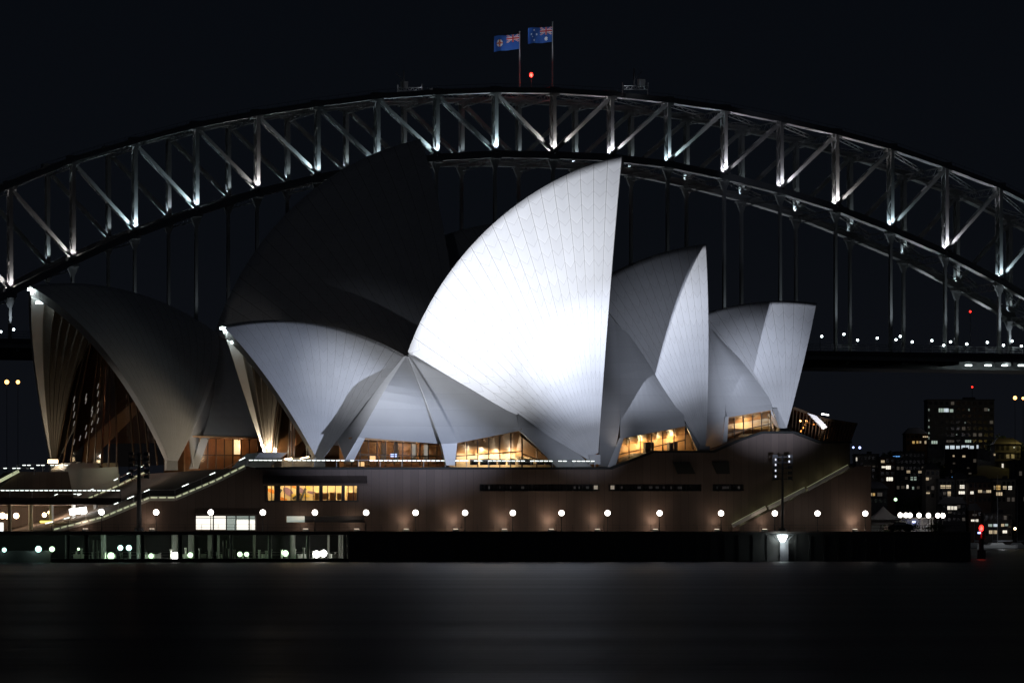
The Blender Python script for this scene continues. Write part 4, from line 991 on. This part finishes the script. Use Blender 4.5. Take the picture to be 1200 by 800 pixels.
def flagpole(px, ytop, t, kind, plab, flab, fx0, fy0, fx1, fy1, sl):
    LB = (np.array([bn(0, t, 0)[0], bn(0, t, 0)[1]]), BS[:2], -BT[:2])
    top = on(px, ytop, LB); bot = top.copy(); s_ = np.dot(top - bn(0, t, 0), BS) / PAN
    i = int(math.floor(s_)); bot[2] = Tn(i) + (Tn(i + 1) - Tn(i)) * (s_ - i) + .8
    o = thing('flagpole', bot, plab, 'flagpole', 'flagpoles on the bridge summit')
    m = MB(); m.tube(bot, top, .28, .12, 10); m.ball(top, .22, 8); m.build('pole', M['alum'], o)
    a = on(px - .6, fy0, LB); b = on(px - .6, fy1, LB); hgt = a[2] - b[2]; ln = (px - fx0) * top[1] / F
    G = []; nu, nv = 90, 44
    for iu in range(nu + 1):
        u = iu / nu; row = []
        for iv in range(nv + 1):
            v = iv / nv
            row.append(np.array([a[0] - u * ln, a[1] + 1.0 * math.sin(u * 7.5 + v * .8) * u + .25 * math.sin(u * 16 - v * 2) * u, b[2] + v * hgt - sl * u * (1 - .25 * v) + .18 * math.sin(u * 8 + 1) * u]))
        G.append(row)
    m = MB(); vs = [p for r in G for p in r]; m.add(vs, [])
    for iu in range(nu):
        for iv in range(nv):
            m.f.append([iu * (nv + 1) + iv, (iu + 1) * (nv + 1) + iv, (iu + 1) * (nv + 1) + iv + 1, iu * (nv + 1) + iv + 1]); m.m.append(flag_col(kind, (iu + .5) / nu, (iv + .5) / nv)); m.uv.append(None)
    fo = m.build('flag', fm, None, smooth=True, origin=a); tag(fo, flab, 'flag')
    lamp('SPOT', 'flag_light', bot + np.array([-3.5, -9, 1]), 6500, (.9, .95, 1), target=(a + b) / 2 - np.array([3.5, 0, 0]), size=.2, spot=45, blend=.6)
flagpole(609, 37.5, 15, 1, 'left flagpole of two on the bridge summit', 'blue state flag with round badge flying left', 579.5, 40, 608, 57.5, .9)
flagpole(647.5, 26, 15, 0, 'right taller flagpole of two on the bridge summit', 'blue national flag with union canton and white stars', 619.5, 31.5, 647, 49.5, .55)
p = at(622.5, 88, 1300); o = thing('summit_beacon', (p[0], p[1], 135), 'glowing red beacon between the two flagpoles', 'beacon')
m = MB(); m.ball(p, .55, 14, zs=1.35); m.build('beacon_lamp', M['g_red'], o); m = MB(); m.tube((p[0], p[1], 134), p - np.array([0, 0, .8]), .15, .1); m.bx((p[0], p[1], 134.4), 1.2, 1.2, .8); m.build('post', M['dsteel'], o)
lamp('POINT', 'beacon_light', p + np.array([0, -1.2, 0]), 350, (1, .04, .02), size=.4)
def crane(px0, px1, ybase, lab, flip):
    a, b = at(px0, ybase, 1296), at(px1, ybase, 1300 + (px1 - 600) * .09); c = (a + b) / 2
    o = thing('maintenance_crane', c, lab, 'crane', 'maintenance cranes on the arch'); m = MB()
    for k in (-.5, .5): m.beam(a + UPZ * (k + .9), b + UPZ * (k + .9), .22, BT, .22)
    for i in range(10): q = a + (b - a) * i / 10; r = a + (b - a) * (i + 1) / 10; m.beam(q + UPZ * (.4 if i % 2 else 1.4), r + UPZ * (1.4 if i % 2 else .4), .12, BT, .12)
    for q in (a, b): m.beam(q - UPZ * 1.5, q + UPZ * 2.4, .4, BT, .3)
    m.build('gantry', M['alum'], o)
    m = MB(); s = a if not flip else b; k = 1 if not flip else -1
    m.bx(s + UPZ * 2.2 + BS * k * 2, 1.8, 1.8, 2.2, TH); m.build('cab', M['steel'], o)
    m = MB(); q = (a + (b - a) * (.45 if flip else .25)); m.beam(q + UPZ * 1, q + UPZ * 6.5, .35, BT, .35); m.beam(q + UPZ * 3, q + UPZ * 5.8 - BS * 2.5 * k, .2, BT, .2); m.build('jib', M['dsteel'], o)
    lamp('POINT', 'crane_light', c + np.array([0, -4, 2]), 70, (.85, .9, 1), size=.2)
crane(466, 495, 108.5, 'small maintenance crane on the arch left of the flags', False)
crane(730, 759, 106.5, 'small maintenance crane on the arch right of the flags', True)
m = MB(); rs = random.Random(5)
for i, x in enumerate((577, 612, 618, 652, 699, 593, 596, 708)):
    pass

# ================================================================== FAR SHORE
fac = [plain('facade_grey', (.10, .10, .10), .8), plain('facade_brick', (.12, .07, .05), .85), plain('facade_cream', (.2, .18, .15), .8), plain('facade_dark', (.05, .05, .055), .8)]
dgl = plain('dark_window_glass', (.02, .022, .026), .2, var=.1)
wc = dict(w=glow('window_warm', (1, .78, .48), .55), b=glow('window_bright', (1, .93, .78), 1.1), d=glow('window_dim', (1, .82, .6), .035), g=glow('window_green', (.75, .95, .8), .4), c=glow('window_cool', (.8, .92, 1), .8), o=glow('window_orange', (1, .62, .2), .6), u=glow('window_blue', (.15, .45, 1), 1.3))
def building(x0, x1, yt, yb, Y, mat, lab, lit, cols=6, rows=4, roof='flat', dim=.15, name='apartment_building'):
    a, b = at(x0, yb, Y), at(x1, yb, Y); zt = at(0, yt, Y)[2]; z0 = max(0, hillh((a[0] + b[0]) / 2, Y) - 2); z0 = min(z0, a[2]) - 6; dp = 16
    c = (a + b) / 2; o = thing(name, (c[0], Y, a[2]), lab, 'building', 'buildings on the far shore'); w_ = b[0] - a[0]
    m = MB(); m.bx((c[0], Y + dp / 2, (z0 + zt) / 2), w_, dp, zt - z0)
    for k in range(1, rows): m.bx((c[0], Y - .1, a[2] + (zt - a[2]) * k / rows), w_ + .1, .25, .25)
    m.build('wall', mat, o)
    m = MB()
    if roof == 'gable':
        r = [(a[0] - .5, Y - .6, zt), (b[0] + .5, Y - .6, zt), (b[0] + .5, Y + dp, zt), (a[0] - .5, Y + dp, zt)]
        m.add(r + [(a[0] + w_ * .2, Y + dp / 2, zt + 2.6), (b[0] - w_ * .2, Y + dp / 2, zt + 2.6)], [(0, 1, 5, 4), (1, 2, 5), (2, 3, 4, 5), (3, 0, 4), (3, 2, 1, 0)])
    else:
        m.bx((c[0], Y + dp / 2, zt + .25), w_ + .4, dp + .4, .5); m.bx((c[0] + w_ * .15, Y + dp / 2, zt + 1.0), w_ * .18, 4, 1.0)
    m.build('roof', fac[3], o)
    taken = []
    for (x, y, ww, hh, k) in lit:
        p = at(x, y, Y); W_ = ww * Y / F; H_ = hh * Y / F; taken.append((p[0], p[2], W_, H_))
        m = MB(); m.bx((p[0], Y - .06, p[2]), W_, .08, H_); wo = m.build('window', wc[k], o)
        m = MB()
        for s in (-1, 1): m.bx((p[0] + s * (W_ / 2 + .05), Y - .12, p[2]), .1, .16, H_)
        for s in (-.17, .2): m.bx((p[0] + s * W_, Y - .12, p[2]), .09 + .05 * (W_ > 2), .1, H_)
        m.build('window_frame', fac[3], wo)
    ch = w_ / cols; rh = (zt - a[2]) / rows
    for r in range(rows):
        for q in range(cols):
            x = a[0] + ch * (q + .5); z = a[2] + rh * (r + .55)
            if any(abs(x - t[0]) < (t[2] + ch * .6) / 2 and abs(z - t[1]) < (t[3] + rh * .5) / 2 for t in taken): continue
            m = MB(); m.bx((x, Y - .04, z), ch * .6, .06, rh * .5); m.build('window', wc['d'] if random.random() < dim * .5 else dgl, o)
    return o
building(1087, 1165, 469, 528, 1850, fac[0], 'tall grey office tower with lights down its left corner', [(1088.5, 480, 1.2, 2.4, 'g'), (1088.5, 492, 1.3, 2.6, 'g'), (1088.5, 500, 1.3, 2.6, 'g'), (1088.5, 507, 1.4, 2.4, 'g'), (1088.5, 513, 1.4, 2.2, 'g'), (1103, 480.5, 6, 4.4, 'g'), (1109, 480.5, 5, 4.2, 'c'), (1115, 481, 4, 3.6, 'g'), (1135.5, 480, 1.2, 2.4, 'g'), (1158.5, 480, 1.2, 2.4, 'g'), (1095, 518, 7, 3.4, 'g'), (1113.5, 517.5, 9, 4, 'd'), (1134.5, 517.3, 7, 4, 'g'), (1131, 495, 1, 1.6, 'g'), (1121, 509, 1.1, 1.6, 'g')], 12, 8, dim=.12, name='office_tower')
building(1106, 1149, 519.6, 527.5, 1846, fac[0], 'low bright arcade at the foot of the grey office tower', [(1110, 523.8, 4, 3.6, 'c'), (1116, 523.8, 5, 4, 'c'), (1122.5, 523.8, 4, 3.4, 'c'), (1129, 523.5, 4.5, 3.6, 'c'), (1134, 523.5, 3.5, 4, 'c'), (1139, 523.8, 4, 3.4, 'c'), (1145.5, 523.2, 2.2, 4, 'c')], 6, 1, dim=0, name='arcade')
building(1062, 1086, 508, 523, 1800, fac[1], 'brick block with small orange lights left of the tower', [(1070.5, 518, 2.6, 3, 'o'), (1075, 517.8, 2, 3, 'o'), (1078.5, 517.8, 1.8, 2.6, 'w'), (1084.5, 511.5, 6, 1.4, 'w'), (1084.5, 518, 2, 3.4, 'w')], 5, 2, 'gable')
building(1003, 1030, 533, 562, 1700, fac[2], 'cream apartment block beside the podium corner', [(1003.8, 538, 1.4, 4.6, 'b'), (1014, 546.5, 3, 2.4, 'd'), (1019, 546.5, 3, 2.4, 'd'), (1024, 546.5, 3, 2.4, 'd'), (1029, 546.5, 1.6, 2.4, 'd'), (1013.5, 555, 2.4, 3.4, 'd'), (1018.5, 555, 3, 3.4, 'w')], 6, 4)
building(1031, 1049, 536, 566, 1690, fac[1], 'narrow brick block with bright upper and lower windows', [(1034.5, 540.5, 4, 2.8, 'w'), (1035.5, 547, 4.5, 2, 'b'), (1041, 547.5, 5.5, 4, 'b'), (1042.5, 560.8, 7.4, 4.6, 'b')], 3, 4)
building(1050, 1084, 530, 575, 1720, fac[0], 'long grey block with a thin blue light strip', [(1050.5, 534.5, 8, .8, 'u'), (1064.5, 552.5, 4, 2.8, 'w'), (1078, 552.7, 3.6, 2.4, 'w'), (1068.5, 560.5, 2.6, 4, 'g'), (1072.5, 560.5, 2.6, 4, 'g'), (1062, 560, 3, 2.4, 'd'), (1058, 570.5, 3.5, 3.4, 'd'), (1063.5, 570, 2.2, 4.2, 'b'), (1070, 571.5, 2, 3, 'g'), (1076, 571, 3, 3, 'd')], 7, 6)
building(1085, 1101, 550, 585, 1660, fac[2], 'small cream house with one lit attic window', [(1086.8, 560.5, 3.2, 3.6, 'w'), (1090.5, 560.5, 2, 2.6, 'd'), (1087.5, 577, 4, 2.4, 'w')], 3, 4, 'gable')
building(1013, 1040, 572, 592, 1640, fac[3], 'low dark house with yellow ground windows', [(1020.5, 579, 2.4, 3.2, 'w'), (1024, 579, 2.6, 3.2, 'o'), (1031, 579, 5.6, 4.2, 'd')], 5, 2, 'gable')
building(1112, 1145, 528, 560, 1760, fac[3], 'dark stepped block beneath the tower arcade', [(1117.5, 534, 2, 2, 'w'), (1129.5, 534.8, 3.2, 3, 'w'), (1118, 543, 2.6, 2.6, 'd'), (1134.5, 548, 2.6, 1.6, 'd'), (1107 + 8, 552, 1.4, 3, 'd'), (1117, 559, 3, 1.6, 'u')], 6, 4)
building(1100, 1119, 562, 588, 1650, fac[0], 'pale terrace house with two rows of lit windows', [(1105, 570, 5.6, 3.8, 'w'), (1111.5, 570, 5.4, 3.8, 'w'), (1107, 578, 3.4, 4, 'd'), (1112.3, 578, 3.6, 5, 'w')], 4, 3)
building(1120, 1134, 561, 588, 1655, fac[2], 'cream terrace house with stacked bright windows', [(1127.5, 570, 5.4, 4, 'b'), (1127, 577, 7, 3.4, 'b')], 3, 3, 'gable')
building(1135, 1162, 565, 590, 1645, fac[1], 'brick house with a row of warm windows', [(1139, 577, 3.6, 3.2, 'b'), (1148.5, 575, 4.5, 3.8, 'w'), (1154, 576, 4, 2.6, 'd'), (1158.5, 575.5, 5.6, 3, 'w')], 5, 3, 'gable')
building(1163, 1190, 562, 590, 1650, fac[2], 'cream house with an amber lit bay window', [(1170, 571, 4.4, 5, 'o'), (1165.5, 571, 1.6, 4, 'w'), (1177.5, 571, 4.2, 3.6, 'w'), (1183.7, 571.3, 4, 4, 'b'), (1171, 578.5, 7, 4, 'w')], 5, 3)
building(1104, 1132, 590, 612, 1610, fac[3], 'dark waterside house with one bright wide window', [(1112, 594.8, 3.4, 4.2, 'b'), (1116, 595, 2.6, 4.4, 'b'), (1119.8, 595.2, 3, 4.6, 'b'), (1113, 600, 4, 2, 'd')], 5, 3, 'gable')
building(1136, 1150, 598, 616, 1606, fac[1], 'small brick boatshed with a low lit window', [(1140.5, 609.5, 5, 2.2, 'b'), (1145.2, 609.5, 2.4, 2.8, 'b'), (1142, 603, 5, 2, 'd')], 3, 2, 'gable')
building(1154, 1186, 602, 630, 1600, fac[0], 'waterfront block with two rows of windows at right', [(1160.5, 615.2, 4.6, 3, 'g'), (1166.5, 615.2, 4.4, 3, 'c'), (1175, 615, 3.4, 3, 'w'), (1179.5, 614.7, 3.4, 2.6, 'g'), (1161.5, 623, 5, 4, 'w'), (1166.8, 623, 3, 4, 'w'), (1177.5, 622.6, 5, 3.4, 'b')], 6, 3)
building(1188, 1225, 540, 600, 1700, fac[3], 'large dark block at the right edge of the hillside', [(1189, 619, 2, 2, 'w')], 7, 6)
building(1166, 1196, 520, 560, 1780, fac[3], 'dark gabled block behind the amber bay house', [(1175, 546.5, 2, 7, 'b'), (1165.5, 532.5, 1.8, 2.4, 'w'), (1188.5, 524, 1.5, 1.5, 'c')], 5, 4, 'gable')
building(-40, 34, 575, 640, 1700, fac[3], 'dark block beneath the bridge deck at far left', [], 6, 4)
# lone lamps on the far shore
for x, y, Y, r, k, lab in ((1189.5, 466, 1750, .75, 'g_orange', 'amber street light high at the right edge'), (1199, 466.5, 1750, .55, 'g_orange', 'amber street light cut by the right edge'), (1049.5, 585, 1600, .6, 'g_green', 'greenish shore lamp below the houses'), (1000, 524, 1650, .4, 'g_screen', 'blue lamp just right of the theatre, left one'), (1007.5, 524.3, 1650, .5, 'g_screen', 'blue lamp just right of the theatre, right one'), (8, 447.5, 1500, .75, 'g_orange', 'amber lamp left of the concert hall, left one'), (21, 447.5, 1500, .65, 'g_orange', 'amber lamp left of the concert hall, right one'), (1139, 603, 1500, .001, 'g_red', ''), (1189.5, 619, 1590, .45, 'g_warm', 'white mooring lamp above the yachts at right'), (1139.5, 603, 1850, .001, 'g_red', '')):
    if not lab: continue
    p = at(x, y, Y); gz = max(0, hillh(p[0], Y)) if Y > 1560 else 0; o = thing('street_lamp', (p[0], p[1], min(gz, p[2] - 1)), lab, 'lamp', 'lone lamps across the harbour')
    m = MB(); m.ball(p, r, 10); m.build('lamp_head', M[k], o); m = MB(); m.tube((p[0], p[1], min(gz, p[2] - 1)), p, .12, .08, 6); m.build('pole', M['dsteel'], o)
p = at(1139.5, 603 - 0, 1850)
p = at(1139.3, 453.3 + 0, 1860); o = thing('aviation_light', p, 'tiny red light above the office tower', 'light'); m = MB(); m.ball(p, .4, 8); m.build('bulb', M['g_red'], o); m = MB(); m.tube((p[0], p[1], at(0, 469, 1860)[2]), p, .1); m.build('pole', M['dsteel'], o)
for x, y, Y in ((1015, 600, 1570), (1060, 604, 1570), (1105, 612, 1570), (1150, 606, 1560), (1188, 596, 1570), (1060, 540, 1650), (1125, 535, 1640), (1100, 490, 1820), (1150, 500, 1820)):
    lamp('POINT', 'town_fill', at(x, y, Y - 15), 420, (.95, .92, 1), size=1.0)  # soft ambient lamps without fixtures, added to brighten the facades
# trees on the far slope
def tree(p, hgt, rad, seed, lab):
    rs = random.Random(seed); o = thing('shade_tree', p, lab, 'tree', 'trees on the far shore'); m = MB()
    m.tube(p - UPZ * 2, p + UPZ * hgt * .55, hgt * .035, hgt * .015, 7)
    for k in range(5): a = rs.uniform(0, 6.28); m.tube(p + UPZ * hgt * .35, p + np.array([math.cos(a) * rad * .6, math.sin(a) * rad * .6, hgt * rs.uniform(.6, .8)]), hgt * .014, .05, 5)
    m.build('trunk', M['bark'], o); m = MB()
    cl = [np.array([rs.gauss(0, rad * .42), rs.gauss(0, rad * .42), hgt * rs.uniform(.5, .95)]) for _ in range(10)]
    for k in range(900):
        c = p + rs.choice(cl) + np.array([rs.gauss(0, rad * .22) for _ in range(3)]); a = np.array([rs.uniform(-1, 1) for _ in range(3)]) * .55; b = np.array([rs.uniform(-1, 1) for _ in range(3)]) * .55
        m.add([c - a, c + b, c + a, c - b], [(0, 1, 2, 3)])
    m.build('crown', M['foliage'], o)
for i, (x, yb, Y, hg) in enumerate(((1008, 552, 1720, 17), (1022, 530, 1760, 15), (1046, 522, 1780, 18), (1060, 545, 1740, 14), (1081, 566, 1690, 15), (1094, 540, 1750, 16), (1098, 604, 1615, 13), (1133, 606, 1615, 12), (1152, 560, 1700, 16), (1178, 528, 1800, 18), (1196, 520, 1790, 16), (1052, 600, 1620, 14), (1080, 604, 1612, 12), (1190, 606, 1612, 13))):
    tp = at(x, yb, Y); tp[2] = min(tp[2], max(1.5, hillh(tp[0], Y)))
    tree(tp, hg * .55, hg * .34, 40 + i, 'dark leafy tree on the far slope, %s from the left' % ORD[sorted([1008, 1022, 1046, 1060, 1081, 1094, 1098, 1133, 1152, 1178, 1196, 1052, 1080, 1190]).index(x)])
lamp('POINT', 'tree_lamp', at(1197, 512, 1785) + np.array([-2, -8, 0]), 1500, (1, .75, .2), size=.5)
# moored yachts
def yacht(x, Y, ln, mh, lab, cov):
    p = at(x, 640, Y); p[2] = 0; o = thing('moored_yacht', p, lab, 'yacht', 'moored yachts at right'); m = MB()
    G = []
    for i in range(17):
        u = i / 16; hw = ln * .16 * math.sin(math.pi * min(1, .12 + .88 * u)) ** .7 if u < 1 else 0.02; hz = 1.25 + .5 * (u - .4) ** 2
        hw = max(.03, hw * (1 if u > .02 else .7)); xx = p[0] + (u - .5) * ln * -1
        G.append([(xx, p[1] - hw, hz), (xx, p[1] - hw * .8, .3), (xx, p[1], -.5), (xx, p[1] + hw * .8, .3), (xx, p[1] + hw, hz), (xx, p[1], hz + .08), (xx, p[1] - hw, hz)])
    m.grid(G); m.build('hull', M['white'], o, smooth=False)
    m = MB(); m.prism([(p[0] - ln * .22, p[1] - .9, 1.3), (p[0] - ln * .15, p[1] - .9, 2.0), (p[0] + ln * .12, p[1] - .9, 2.1), (p[0] + ln * .2, p[1] - .9, 1.3)], (0, 1.8, 0)); m.build('cabin', M['white'], o)
    m = MB(); m.tube((p[0], p[1], 1.3), (p[0], p[1], mh), .11, .06, 6); m.beam((p[0], p[1], mh * .55), (p[0] + 1.0, p[1], mh * .55), .06, (0, 1, 0))
    m.build('mast', M['alum'], o)
    m = MB(); m.tube((p[0], p[1], 2.6), (p[0] + ln * .38, p[1], 2.7), .25 if cov else .1, .12, 6); m.build('boom', M['canvas'], o)
for x, Y, ln, mh, lab, cov in ((1142, 1480, 9, 22, 'white yacht moored left of the red beacon, bluish cover', 1), (1169, 1440, 13, 24, 'largest white yacht moored right of the red beacon', 1), (1192, 1470, 10, 21, 'white yacht moored at the right edge of the picture', 0), (1163, 1520, 8, 14, 'small pale yacht behind the largest yacht', 1)):
    yacht(x, Y, ln, mh, lab, cov)
lamp('POINT', 'marina_lamp', at(1175, 620, 1425), 900, (.9, .95, 1), size=.6)
